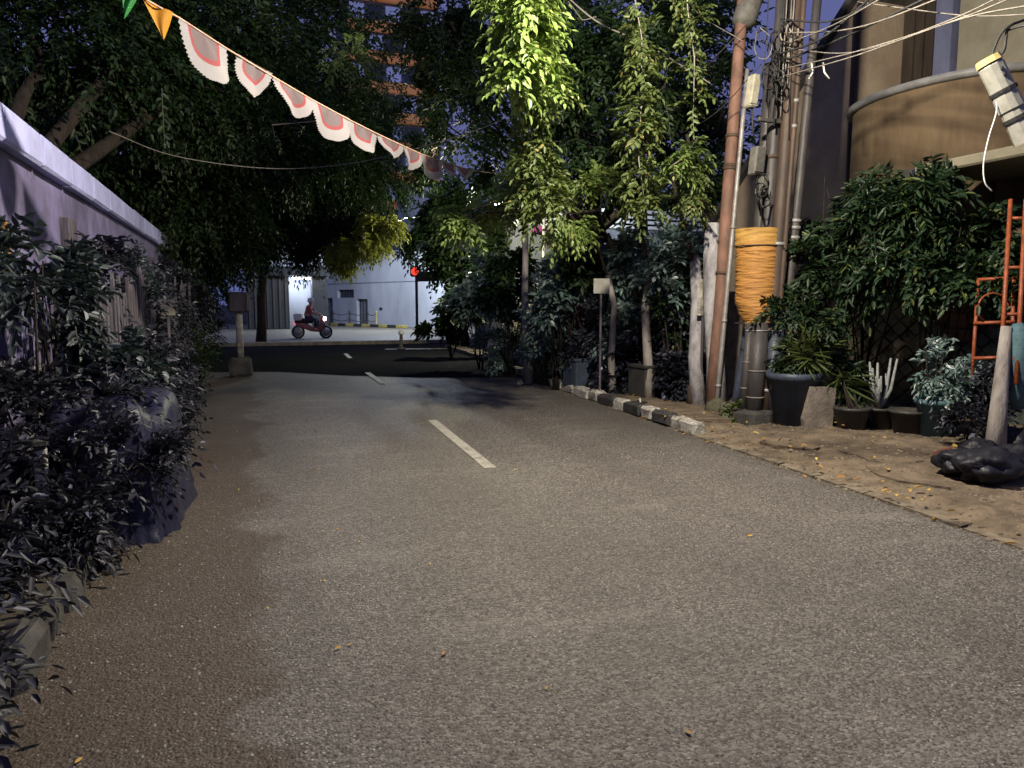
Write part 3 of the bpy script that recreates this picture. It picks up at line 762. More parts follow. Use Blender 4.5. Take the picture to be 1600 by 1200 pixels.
vine(pl((800, -120, 7.4), (815, -20, 7.5), (820, 60, 7.6), (800, 130, 7.7)), 320, [.32, .34, .20, .08], 'brightest bushy leaf cascade hanging from the top centre', 'leaf_bright', .125, .055, 7, 31, .25)
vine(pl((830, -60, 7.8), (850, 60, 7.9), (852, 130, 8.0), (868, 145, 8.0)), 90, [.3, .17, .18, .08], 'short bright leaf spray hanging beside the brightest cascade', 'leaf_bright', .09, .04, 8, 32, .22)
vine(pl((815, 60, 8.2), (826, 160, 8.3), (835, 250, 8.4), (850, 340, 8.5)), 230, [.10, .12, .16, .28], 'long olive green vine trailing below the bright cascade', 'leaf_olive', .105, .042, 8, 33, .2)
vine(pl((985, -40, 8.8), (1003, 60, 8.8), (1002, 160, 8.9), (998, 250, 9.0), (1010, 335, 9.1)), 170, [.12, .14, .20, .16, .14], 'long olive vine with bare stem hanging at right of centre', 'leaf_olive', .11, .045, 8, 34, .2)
vine(pl((1070, -60, 8.6), (1075, 20, 8.6), (1085, 90, 8.7), (1083, 200, 8.8)), 80, [.2, .16, .12, .02], 'thin vine with a bare lower stem hanging next to the red pole', 'leaf_olive', .085, .038, 8, 35, .22)
vine(pl((1090, 215, 9.6), (1070, 245, 9.4), (1045, 262, 9.3)), 46, [.06, .16, .06], 'bright green frond hanging left of the red pole', 'leaf_bright', .11, .035, 9, 36, .25)
vine(pl((1085, 240, 9.6), (1082, 300, 9.5), (1075, 325, 9.5)), 60, [.12, .18, .12], 'leafy trail hanging low beside the red pole', 'leaf_olive', .085, .036, 8, 37, .2)
vine(pl((570, 60, 11.5), (545, 85, 11.4), (515, 100, 11.3)), 42, [.05, .25, .12], 'small isolated bright leaf spray above the bunting', 'leaf_bright', .10, .042, 8, 38, .25)
vine(pl((545, 185, 12), (425, 195, 11.8), (430, 215, 11.8)), 8, [.02, .12, .12], 'faint leaf spray behind the bunting', 'leaf_shrub', .09, .035, 7, 39, .2)
# tree in front (bole behind the fence) with lower boughs lit green
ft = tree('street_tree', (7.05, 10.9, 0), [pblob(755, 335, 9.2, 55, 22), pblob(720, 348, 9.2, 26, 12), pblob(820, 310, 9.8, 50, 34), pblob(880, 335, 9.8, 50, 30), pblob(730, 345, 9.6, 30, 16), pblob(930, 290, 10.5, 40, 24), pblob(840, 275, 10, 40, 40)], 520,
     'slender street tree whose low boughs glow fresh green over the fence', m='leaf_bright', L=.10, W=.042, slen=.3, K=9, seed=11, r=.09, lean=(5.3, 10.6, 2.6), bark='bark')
tree('street_tree', (7.3, 12.6, 0), [pblob(900, 210, 11, 90, 60), pblob(960, 270, 11.5, 50, 24), pblob(860, 180, 11, 40, 60), pblob(1040, 130, 10.5, 60, 90), pblob(930, 90, 11, 80, 70), pblob(1090, 300, 12, 30, 26)], 1000,
     'mid green street tree filling the space between the hanging vines', m='leaf_tree', L=.12, W=.05, slen=.35, K=9, seed=12, r=.12, lean=(6.6, 11.8, 3.4))

# ------------------------------------------------------------------ pole cluster on the right
pc = 'poles leaning together at the right kerb'


def pole(bx, by, tx, ty, d0, d1, rad, m, label, taper=.85, bands=0, bandm='pole_grey', n=12):
    b = P(bx, by, d0); t = P(tx, ty, d1)
    if b.z > .02:
        k = b.z / (t.z - b.z); b = b - (t - b) * k
    b.z = max(b.z, .0)
    r = empty('utility_pole', b, label, 'pole', pc)
    MB().tube([b.lerp(t, i / 6) for i in range(7)], [rad * (1 - (1 - taper) * i / 6) for i in range(7)], n).build('shaft', m, r, True)
    rs = random.Random(int(bx * 7 + tx))
    for i in range(bands):
        q = b.lerp(t, rs.uniform(.06, .92)); dd = (t - b).normalized() * .02
        MB().tube([q - dd, q + dd], rad * 1.1, n).build('band', bandm, r, True)
    return r, b, t


pr, pb, pt = pole(1112, 640, 1165, -60, 9.9, 9.9, .088, 'pole_red', 'rusty red pole leaning with fuse drum near its top', bands=4, bandm='pole_brown')
q = P(1163, 12, 9.9); dd = (pt - pb).normalized()
MB().tube([q - dd * .26, q - dd * .2, q + dd * .28 + Vector((.14, 0, 0)), q + dd * .34 + Vector((.16, 0, 0))], [.08, .155, .16, .09], 16).build('drum', 'box_dark', pr, True)
pole(1119, 640, 1168, 108, 9.8, 9.8, .034, 'pole_grey', 'thin pale grey pipe strapped beside the rusty red pole', bands=3)
pole(1170, 640, 1204, 100, 9.3, 9.3, .085, 'pole_dark', 'dark pole carrying a pale box and a grey meter box', bands=2)
pole(1180, 650, 1228, -70, 9.15, 9.15, .098, 'pole_dark', 'stout black pole in the centre of the cluster', bands=3, bandm='pole_brown')
pole(1196, 640, 1250, -70, 9.0, 9.0, .085, 'pole_brown', 'brown steel pole with a lit left edge in the cluster', bands=2)
pole(1206, 640, 1262, -70, 8.95, 8.95, .034, 'pole_brown', 'thin brown conduit between the brown and the rightmost pole', bands=3)
pole(1214, 645, 1284, -70, 9.1, 9.1, .062, 'pole_dark', 'rightmost black pole of the leaning cluster', bands=3)
pole(1148, 640, 1196, 330, 9.45, 9.3, .055, 'pole_blue', 'short blue-black pipe at the left foot of the cluster', bands=2)


def ebox(px, py, d, w_, h_, m, label, lean=.08, name='junction_box'):
    c = P(px, py, d); r = empty(name, c, label, 'electrical box')
    mb = MB(); mb.box((0, 0, 0), (w_, .13, h_), .15, .018)
    mb.v = [(v[0] + c.x + v[2] * lean, v[1] + c.y, v[2] + c.z) for v in mb.v]; mb.build('casing', m, r)
    mb = MB(); mb.box((0, 0, 0), (w_ * .86, .02, h_ * .84), .15, .006)
    mb.v = [(v[0] + c.x + v[2] * lean - .01, v[1] + c.y - .07, v[2] + c.z) for v in mb.v]; mb.build('lid', m, r)
    MB().tube([(c.x, c.y, c.z - h_ / 2), (c.x + .02, c.y, c.z - h_ / 2 - .25), (c.x + .1, c.y + .05, c.z - h_ / 2 - .4)], .012, 6).build('lead', 'cable_dark', r, True)
    return r


ebox(1176, 143, 9.15, .13, .40, 'box', 'pale beige box high on the dark pole beside the red one', .14)
ebox(1183, 252, 9.0, .17, .34, 'box_dark', 'grey meter box on the dark pole below the beige box', .1)
ebox(1190, 290, 9.05, .10, .22, 'box_dark', 'small dark box with wires under the grey meter box', .1)
br = P(1215, 190, 9.0); MB().box(br, (.62, .05, .05), .1, .005).build('crossbar', 'iron', label='short dark steel crossbar tying the cluster poles together', cat='crossbar')
# orange wrap round the poles
wr = empty('pole_wrap', P(1185, 515, 9.1), 'orange plastic sheet wrapped and pleated round the cluster of poles', 'wrap')


def wrap(name, y0, y1, m, parent, n=56, rings=60, ex=0):
    mb = MB(); rs = random.Random(3)
    for i in range(rings + 1):
        u = i / rings; py = y0 + (y1 - y0) * u
        k = (py - 358) / 157
        l = 1152 - 2 * k + 17 * max(0, k - .75) / .25 ; rr = 1223 - 9 * k - 4 * max(0, k - .8) / .2
        c = P((l + rr) / 2, py, 9.12); hw = (rr - l) / 2 * 9.1 / F + ex
        for j in range(n):
            t = 2 * math.pi * j / n
            f = 1 + .035 * mnoise.noise(Vector((math.cos(t) * 1.6, math.sin(t) * 1.6, u * 30))) + .055 * abs(mnoise.noise(Vector((math.cos(t) * 1.3, math.sin(t) * 1.3, u * 46)))) + .03 * mnoise.noise(Vector((math.cos(t) * 2, math.sin(t) * 2, u * 90))) + .05 * math.cos(4 * t + .6) * .4
            a = cr * (math.cos(t) * hw * f) + Vector((cr.y * -1, cr.x, 0)) * (math.sin(t) * .22 * f)
            mb.v.append(tuple(c + a + Vector((0, 0, .012 * mnoise.noise(Vector((t * 2, 0, u * 9)))))))
    for i in range(rings):
        for j in range(n): mb.f.append((i * n + j, i * n + (j + 1) % n, (i + 1) * n + (j + 1) % n, (i + 1) * n + j))
    return mb.build(name, m, parent, True)


wrap('sheet', 380, 516, 'orange_cloth', wr, rings=150); wrap('top_band', 358, 384, 'yellow_cloth', wr, rings=14, ex=.012)
for py in (385, 505):
    c = P(1186, py, 9.12); 
    pts = [c + cr * (math.cos(t) * .29) + Vector((-cr.y, cr.x, 0)) * (math.sin(t) * .235) for t in [2 * math.pi * k / 30 for k in range(31)]]
    MB().tube(pts, .007, 5).build('tie', 'cable_dark', wr, True)
# lower sleeves
for i, (bx, tx, rad, m, lab) in enumerate([(1177, 1188, .105, 'pole_dark', 'black painted sleeve pipe standing in the concrete ring'), (1204, 1212, .10, 'pole_blue', 'blue-black sleeve pipe right of the concrete ring'), (1160, 1172, .05, 'pole_dark', 'slim black pipe left of the concrete ring')]):
    b = P(bx, 645, 8.95 + .05 * i); b.z = 0; t = P(tx, 505, 8.95)
    r = empty('sleeve_pipe', b, lab, 'pipe', pc)
    MB().tube([b, t], rad, 16).build('tube', m, r, True)
    for f in (.3, .55, .93): q = b.lerp(t, f + i * .04 if f < .9 else f); MB().tube([q - Vector((0, 0, .008)), q + Vector((0, 0, .008))], rad * 1.06, 16).build('tie_wire', 'cable_pale' if f < .9 else 'pole_grey', r, True)
b = G(1178, 668); MB().lathe((b.x, b.y, 0), [(.29, 0), (.30, .04), (.295, .19), (.27, .225), (.10, .235)], 9, 1, .8).build('concrete_ring', 'concrete_dark', label='chipped concrete ring round the foot of the black sleeve pipe', cat='concrete base')
for i, (px, py, lab) in enumerate([(1119, 656, 'mossy round stone at the left of the two by the pole foot'), (1141, 664, 'mossy stone with a small plant beside the concrete ring')]):
    b = G(px, py); mb = MB()
    for k in range(8):
        for j in range(14):
            t = 2 * math.pi * j / 14; ph = math.pi * (k + .5) / 8; v = Vector((math.sin(ph) * math.cos(t), math.sin(ph) * math.sin(t), math.cos(ph)))
            v *= .15 * (1 + .25 * mnoise.noise(v * 2 + Vector((i * 5, 0, 0)))); mb.v.append((b.x + v.x, b.y + v.y, .14 + v.z))
    for k in range(7):
        for j in range(14): mb.f.append((k * 14 + j, k * 14 + (j + 1) % 14, (k + 1) * 14 + (j + 1) % 14, (k + 1) * 14 + j))
    mb.f.append(tuple(range(13, -1, -1))); mb.f.append(tuple(range(98, 112)))
    mb.build('mossy_stone', 'moss', None, True, label=lab, cat='stone')
b = G(1145, 666); shrub('ground_plant', (b.x, b.y, .05), [((b.x, b.y - .06, .20), (.15, .15, .13))], 60, 'small bright leafed plant growing over the mossy stone', 'leaf_olive', .06, .03, .1, 6, seed=51, cat='plant')

# ------------------------------------------------------------------ overhead wires
wg = 'wires strung from the pole cluster to the right'


def W3(pts, r, m, label, group=wg): return cable('overhead_wire', [P(*q) for q in pts], r, m, label, group, 'wire')


W3([(1215, 52, 9), (1330, 45, 7.8), (1460, 0, 6.6), (1560, -50, 6)], .008, 'cable_pale', 'pale wire crossing high to the top right')
W3([(1225, 70, 9), (1300, 40, 8), (1372, 0, 7.2), (1440, -40, 6.6)], .007, 'cable_pale', 'pale wire rising steeply from the cluster past the roof edge')
W3([(1222, 108, 9), (1340, 80, 7.6), (1497, 30, 6.4), (1600, -12, 5.7)], .007, 'cable_pale', 'pale wire sagging above the curved balcony, upper of the pair')
W3([(1218, 121, 9), (1340, 86, 7.6), (1497, 31, 6.3), (1620, 6, 5.7)], .007, 'cable_pale', 'pale wire sagging above the curved balcony, lower of the pair')
W3([(1340, 3, 8), (1475, 21, 7), (1540, 25, 6.5), (1640, 20, 6)], .006, 'cable_pale', 'thin pale wire running level across the dark recess')
W3([(1205, 88, 9), (1280, 62, 8.2), (1352, 4, 7.6), (1400, -40, 7)], .014, 'cable_dark', 'thick black cable rising past the roof edge')
W3([(1210, 100, 9), (1300, 66, 8.2), (1400, 20, 7.2), (1500, -30, 6.6)], .012, 'cable_dark', 'black cable passing before the dark recess')
W3([(1220, 30, 9), (1290, 34, 8.2), (1345, 14, 7.6), (1390, -20, 7)], .011, 'cable_dark', 'black cable looping at the very top of the cluster')
W3([(1222, 74, 9), (1330, 82, 7.8), (1480, 33, 6.5), (1610, -30, 5.8)], .006, 'cable_pale', 'faint thin wire beside the sagging pair')
lg = 'wires from the pole cluster to the trees'
W3([(860, -30, 10), (930, 32, 10), (1010, 70, 10), (1110, 130, 9.6)], .012, 'cable_pale', 'whitish cable slanting down from the top centre', lg)
W3([(888, 2, 10), (905, 25, 10), (912, 31, 10), (932, 26, 10)], .006, 'cable_pale', 'small loose wire end hanging off the whitish cable', lg)
W3([(1165, 40, 9.5), (1100, 110, 10), (1030, 200, 11), (960, 290, 13)], .008, 'cable_dark', 'thin dark wire falling left from the red pole', lg)
W3([(1160, 64, 9.5), (1090, 20, 10), (1058, -30, 10.5)], .006, 'cable_pale', 'pale thin wire going up left from the red pole', lg)
W3([(1190, 100, 9.1), (1120, 175, 9.6), (1062, 210, 10.4)], .007, 'cable_dark', 'dark wire passing behind the red pole', lg)
W3([(170, 205, 9), (270, 243, 10), (400, 262, 11), (500, 261, 12), (600, 245, 13), (740, 205, 15), (800, 180, 16)], .006, 'cable_pale', 'long thin twine sagging across the street below the bunting', None)
for i, (a, b_, sag) in enumerate([((640, 292), (720, 262), 3), ((630, 322), (716, 300), 3), ((640, 340), (712, 322), 4), ((622, 362), (705, 345), 3)]):
    W3([(*a, 40), ((a[0] + b_[0]) / 2, (a[1] + b_[1]) / 2 + sag, 40), (*b_, 40)], .018, 'cable_dark', ['topmost', 'second', 'third', 'lowest'][i] + ' dark wire over the far grey building beyond the junction', 'far wires above the junction')
# clutter of wire loops on the poles
cl = empty('wire_coil', P(1212, 60, 9), 'tangle of looped wires hung on the upper cluster poles', 'wire coil')
rs = random.Random(8)
for i in range(16):
    cx, cy = rs.uniform(1188, 1240), rs.choice([45, 60, 90, 130, 290, 300]) + rs.uniform(-14, 14); rr = rs.uniform(8, 26)
    if cy > 200: cx = rs.uniform(1184, 1200)
    pts = [P(cx + rr * .55 * math.cos(t), cy + rr * math.sin(t), 8.85 + .12 * math.sin(t * 1.7 + i)) for t in [2 * math.pi * k / 16 * rs.choice([1, .8]) for k in range(17)]]
    MB().tube(pts, rs.choice([.006, .009, .012]), 5).build('loop', rs.choice(['cable_dark', 'cable_dark', 'cable_pale']), cl, True)
for i in range(9):
    x = rs.uniform(1196, 1248); pts = [P(x, -60, 8.9), P(x - rs.uniform(2, 10), 60, 8.9), P(x - rs.uniform(8, 24), 130 + rs.uniform(0, 90), 8.9)]
    MB().tube(pts, rs.choice([.007, .012]), 5).build('drop_wire', rs.choice(['cable_dark', 'cable_dark', 'cable_pale']), cl, True)
# insulator pair on wires
for i, px in enumerate((1270, 1288)):
    a = P(px - 1, 98, 8.6); r = MB().tube([P(px - 2, 98, 8.6), P(px, 113, 8.6), P(px - 6 + 14 * i, 123, 8.6)], .010, 6).build('wire_hook', 'white_paint', None, True, label=['white wire hook hanging left on the wires at the house edge', 'white wire hook hanging right on the wires at the house edge'][i], cat='hook')
# splice closure
cs_ = empty('splice_closure', P(1545, 98, 6), 'ivory cable closure with black straps hanging tilted at top right', 'cable closure')
a = P(1546, 98, 6); b = P(1603, 215, 6); ax = (b - a)
MB().tube([a + ax * t for t in (0, .05, .3, .62, .64, 1.05)], [.075, .095, .093, .098, .088, .098], 12).build('housing', 'white_plastic', cs_)
MB().tube([a - ax * .06, a + ax * .015], [.09, .10], 12).build('end_cap', 'yellow_plastic', cs_)
for t in (.36, .72): MB().tube([a + ax * t, a + ax * (t + .045)], .103, 12).build('strap', 'rubber', cs_)
for t in (.12, .2): MB().lathe(tuple(a + ax * t + Vector((-.03, -.09, 0))), [(.012, -.012), (.012, .012)], 8).build('bolt', 'rubber', cs_)
cable('feed_cable', [a, P(1560, 60, 6), P(1578, 40, 6), P(1610, 28, 6), P(1660, 10, 5.6)], .012, 'cable_dark', 'outer black cable looping into the ivory closure', 'cables feeding the closure')
cable('feed_cable', [a + Vector((.03, 0, 0)), P(1568, 80, 6), P(1572, 58, 6), P(1580, 45, 6), P(1640, 32, 5.8)], .012, 'cable_dark', 'inner black cable looping into the ivory closure', 'cables feeding the closure')
cable('hanging_wire', [P(1556, 150, 6), P(1557, 175, 6), P(1545, 215, 6), P(1537, 255, 6), P(1539, 285, 6), P(1550, 299, 6)], .006, 'white_paint', 'white loose wire dangling under the ivory closure', None)

# ------------------------------------------------------------------ house on the right
HX = 9.0
ho = empty('house', (HX, 9, 0), 'dark rendered house with steep gable edge and round bay behind the poles', 'house')
g0 = onX(1340, 0, HX); g1 = onX(1110, 362, HX); sl = (g1.z - g0.z) / (g1.y - g0.y)
yt = g0.y - 2.2; zt = g0.z + sl * (yt - g0.y)
MB().poly([(HX, 15.0, 0), (HX, 15.0, g0.z + sl * (15 - g0.y)), (HX, 9.45, g0.z + sl * (9.45 - g0.y)), (HX, 9.45, 0)], (7, 0, 0)).build('gable_wall', 'house_grey', ho)
MB().poly([(HX - .12, 15.2, g0.z + sl * (15.2 - g0.y) - .02), (HX - .12, 15.2, g0.z + sl * (15.2 - g0.y) + .14), (HX - .12, 6, g0.z + sl * (6 - g0.y) + .14), (HX - .12, 6, g0.z + sl * (6 - g0.y) - .02)], (7.2, 0, 0)).build('roof_slope', 'concrete_dark', ho)
rz_ = 4.36; y0, y1 = 6.0, 9.40
MB().box((HX + 3.5, (y0 + y1) / 2 - .2, rz_ / 2), (7, 3.75, rz_ - .02)).build('lower_wall', 'house_tan', ho)
MB().poly([(HX + .9, 9.44, rz_), (HX + .9, 9.44, g0.z), (HX + .9, 8.05, g0.z + 1.6), (HX + .9, 8.05, rz_)], (6, 0, 0)).build('recess_wall', 'house_dark', ho)
for yy in np.arange(8.15, 9.4, .18): MB().box((HX + .88, yy, rz_ + 1.1), (.03, .05, 2.2)).build('shutter_slat', 'house_dark', ho)
MB().box((HX + .05, 7.83, rz_ + 1.2), (.3, .26, 2.4)).build('corner_column', 'bluegrey', ho)
MB().box((HX + 3.2, 5.6, rz_ + 1.4), (6.4, 4.15, 2.8)).build('upper_wall', 'house_beige', ho)
MB().tube([(HX - .06, 9.42, .3), (HX - .06, 9.42, 6.0)], .055, 10).build('downpipe', 'house_dark', ho, True)
# round bay
bc = (HX + .15, 7.9); br_ = 1.38
mb = MB(); n = 30; ang = [math.pi / 2 + math.pi * k / n for k in range(n + 1)]
for z in (2.35, rz_ - .08):
    for t in ang: mb.v.append((bc[0] + br_ * .72 * math.cos(t), bc[1] + br_ * math.sin(t), z))
mb.f = [(k, k + 1, n + 2 + k, n + 1 + k) for k in range(n)]; mb.f.append(tuple(range(n, -1, -1)))
mb.build('bay_wall', 'house_tan', ho, True)
mb = MB()
for z, q in ((rz_ - .09, 1.02), (rz_ - .07, 1.07), (rz_, 1.07), (rz_ + .015, 1.02)):
    for t in ang: mb.v.append((bc[0] + br_ * .72 * q * math.cos(t), bc[1] + br_ * q * math.sin(t), z))
for r in range(3): mb.f += [(r * (n + 1) + k, r * (n + 1) + k + 1, (r + 1) * (n + 1) + k + 1, (r + 1) * (n + 1) + k) for k in range(n)]
mb.f.append(tuple(range(3 * (n + 1), 4 * (n + 1)))); mb.f.append(tuple(range(n, -1, -1)))
mb.build('bay_ledge', 'rim', ho, True)
# small grid window low in the bay
wc = P(1444, 283, 9.9)
wv = onX(1444, 283, 8.14)
win = MB().box((8.13, wv.y, wv.z), (.06, .62, .36), .1).build('window', 'iron', ho)
for i in range(4):
    for j in range(2): MB().box((8.095, wv.y - .225 + i * .15, wv.z - .085 + j * .17), (.03, .125, .145), .1).build('pane', 'glass', win)
# ledge slab and orange-lit lower room at far right
MB().box((8.2, 6.0, 3.05), (1.7, 1.5, .12), 0, .02).build('porch_slab', 'house_beige', ho)
MB().box((8.75, 6.15, 1.5), (.4, 1.0, 3.0)).build('porch_wall', 'house_tan', ho)

# cut stone garden wall, stones one by one
gw = empty('garden_wall', (7.9, 7, 0), 'cut stone garden wall with brown cross shaped block inset behind the plants', 'wall')
a = onX(1235, 440, 8.3); ya, yb = 4.2, 9.6
MB().box((8.42, (ya + yb) / 2, .84), (.16, yb - ya, 1.68)).build('backing', 'concrete_dark', gw)
me_cache = {}
rs = random.Random(15); row = 0; z = .1
while z < 1.62:
    y = ya + (.14 if row % 2 else 0)
    while y < yb:
        cross = (6.35 < y < 7.25 and 1.28 < z) or (6.62 < y < 6.98 and 1.02 < z)
        if not cross:
            s_ = .125 * rs.uniform(.85, 1.02); pr_ = rs.uniform(.02, .05)
            MB().poly([(8.335 - pr_, y, z - s_ * .8), (8.335 - pr_, y + s_, z), (8.335 - pr_, y, z + s_ * .8), (8.335 - pr_, y - s_, z)], (.05 + pr_, 0, 0)).build('stone', 'stone' if y > 7.2 else 'stone_green', gw)
        y += .27
    z += .108; row += 1
for (yc, zc, w_, h_) in [(6.45, 1.50, .22, .2), (6.68, 1.50, .22, .2), (6.91, 1.50, .22, .2), (7.14, 1.50, .22, .2), (6.55, 1.33, .2, .12), (6.8, 1.30, .26, .18), (7.03, 1.33, .2, .12), (6.70, 1.12, .17, .15), (6.89, 1.12, .17, .15)]:
    MB().box((8.30, yc, zc), (.12, w_, h_), 0, .012, .004).build('brick', 'brick', gw)
for i in range(12): MB().box((8.38, ya + .22 + i * .45, 1.72), (.30, .44, .08), 0, .015, .004).build('coping_stone', 'concrete_dark', gw)

# orange ladder and gate frame
def bars(name, segs, r, parent, m='orange_metal'):
    for a, b in segs: MB().tube([P(*a), P(*b)], r, 8).build(name, m, parent, True)


la = empty('ladder', P(1560, 560, 7.2), 'tall orange metal ladder leaning at the right frame edge', 'ladder')
bars('stile', [((1579, 312, 7.4), (1562, 600, 7.0)), ((1603, 312, 7.3), (1588, 600, 6.9))], .021, la)
bars('rung', [((1576, 341, 7.38), (1602, 341, 7.28)), ((1571, 418, 7.26), (1597, 418, 7.16)), ((1566, 491, 7.18), (1592, 491, 7.08)), ((1562, 560, 7.05), (1589, 560, 6.95))], .017, la)
gf = empty('metal_gate', P(1530, 560, 7.6), 'low rust orange metal gate frame behind the ladder', 'gate')
bars('bar', [((1529, 436, 7.7), (1518, 600, 7.5)), ((1527, 437, 7.7), (1590, 434, 7.5)), ((1521, 505, 7.6), (1586, 503, 7.4)), ((1519, 560, 7.55), (1584, 558, 7.35)), ((1584, 434, 7.5), (1580, 600, 7.35))], .018, gf)
pts = [P(1540 + 24 * math.cos(t) + 12, 482 + 24 * math.sin(t), 7.55) for t in [2 * math.pi * k / 20 for k in range(21)]]
MB().tube(pts, .010, 6).build('scroll', 'orange_metal', gf, True)

# pots and plants at the foot of the garden wall
def pot(px, py, r, h, label, m='pot', z0=.08, name='plant_pot', soil=True):
    b = G(px, py, z0); root = empty(name, (b.x, b.y, z0), label, 'plant pot')
    MB().lathe((b.x, b.y, z0), [(r * .72, 0), (r * .97, h * .86), (r * 1.08, h * .87), (r * 1.08, h), (r * .98, h), (r * .93, h * .9)], 24).build('body', m, root, True)
    if soil: MB().lathe((b.x, b.y, z0), [(r * .9, h * .88), (r * .9, h * .92)], 20).build('soil', 'earth', root)
    return b


b1 = pot(1330, 671, .19, .26, 'black plastic pot just right of the concrete stub')
b2 = pot(1372, 668, .17, .24, 'black pot holding the bleached bare stems')
b3 = pot(1418, 676, .20, .26, 'black pot under the dark end of the garden wall')
b4 = pot(1238, 662, .30, .62, 'blue-grey drum planter between the poles and the concrete stub', 'pot_blue')
b5 = pot(1460, 680, .2, .4, 'teal sack planter before the greenish stones', 'cyan')
b = G(1283, 674, .05)
MB().poly([(b.x - .13, b.y + .1, 0), (b.x + .17, b.y + .02, 0), (b.x + .19, b.y, .54), (b.x - .10, b.y + .08, .56), (b.x - .13, b.y + .09, .40), (b.x - .17, b.y + .1, .18)], (.05, .13, 0)).build('concrete_stub', 'concrete', label='broken upright concrete stub between the drum and the black pot', cat='concrete post')
# bleached bare stems
bs = empty('bare_plant', (b2.x, b2.y, .28), 'bleached grey bare branching stems standing in a black pot', 'plant')
rs = random.Random(5)
for i in range(9):
    t = rs.uniform(0, 6.28); rr = rs.uniform(.08, .24); h = rs.uniform(.35, .62)
    p0 = Vector((b2.x, b2.y, .28)); p1 = p0 + Vector((rr * .7 * math.cos(t), rr * .4 * math.sin(t), h * .4)); p2 = p0 + Vector((rr * math.cos(t), rr * .6 * math.sin(t), h))
    MB().tube([p0, p1, p2], [.018, .02, .012], 7).build('stem', 'bleached', bs, True)
    MB().tube([p1, p1 + Vector((rr * .5 * math.cos(t + 1), .05, h * .3))], [.015, .008], 6).build('side_shoot', 'bleached', bs, True)


def pb(px, py, d, rx, ry, rd=None): return pblob(px, py, d, rx, ry, rd)


shrub('potted_plant', (b1.x, b1.y, .3), [pb(1325, 590, 8.7, 22, 40), pb(1310, 545, 8.8, 26, 30)], 70, 'slender stemmed plant growing from the pot beside the stub', 'leaf_shrub', .13, .03, .22, 7, seed=60, cat='plant', droop=.5)
shrub('potted_plant', (b4.x, b4.y, .65), [pb(1245, 480, 8.9, 36, 60), pb(1262, 420, 8.9, 36, 34), pb(1240, 560, 8.9, 26, 40), pb(1290, 500, 8.7, 26, 50)], 300, 'bright green bush rising from the blue-grey drum', 'leaf_shrub', .11, .035, .22, 8, seed=61, cat='plant', droop=.4)
shrub('potted_plant', (b4.x + .1, b4.y, .6), [pb(1262, 560, 8.7, 30, 30), pb(1300, 585, 8.7, 20, 20)], 24, 'strap leaved plant with long arching blades by the drum', 'leaf_olive', .34, .025, .12, 8, seed=62, cat='plant', droop=.25)
shrub('garden_shrub', (8.0, 8.0, 0), [pb(1300, 440, 9.0, 50, 60), pb(1350, 400, 8.8, 60, 60), pb(1330, 310, 9.0, 50, 50), pb(1400, 330, 8.6, 70, 55), pb(1385, 280, 8.8, 44, 30)], 640, 'tall dark green shrub with narrow leaves before the tan bay', 'leaf_shrub', .16, .034, .28, 8, seed=63, droop=.6, stems=12)
shrub('garden_shrub', (7.9, 6.8, 0), [pb(1480, 370, 8.3, 70, 60), pb(1440, 420, 8.3, 60, 40), pb(1540, 380, 8.0, 50, 50), pb(1510, 430, 8.0, 60, 34), pb(1460, 310, 8.5, 40, 24)], 620, 'broad dense glossy shrub over the cross shaped blocks', 'leaf_shrub', .13, .05, .26, 8, seed=64, droop=.5, stems=10)
shrub('garden_shrub', (7.6, 8.6, 0), [pb(1255, 395, 9.6, 40, 30), pb(1300, 400, 9.6, 40, 40), pb(1290, 280, 9.4, 12, 16)], 170, 'lower dark shrub directly right of the orange wrap', 'leaf_shrub', .12, .045, .25, 8, seed=65, droop=.4)
shrub('garden_shrub', (7.7, 5.4, 0), [pb(1580, 440, 7.8, 40, 60), pb(1560, 350, 7.9, 30, 26)], 190, 'dark shrub growing behind the orange ladder', 'leaf_shrub', .12, .045, .25, 8, seed=66, droop=.4)
shrub('potted_plant', (b5.x, b5.y, .45), [pb(1468, 570, 7.9, 30, 40), pb(1500, 600, 7.6, 24, 40)], 120, 'dusty teal leaved plant in the sack planter', 'leaf_blue', .09, .035, .16, 7, seed=67, cat='plant')
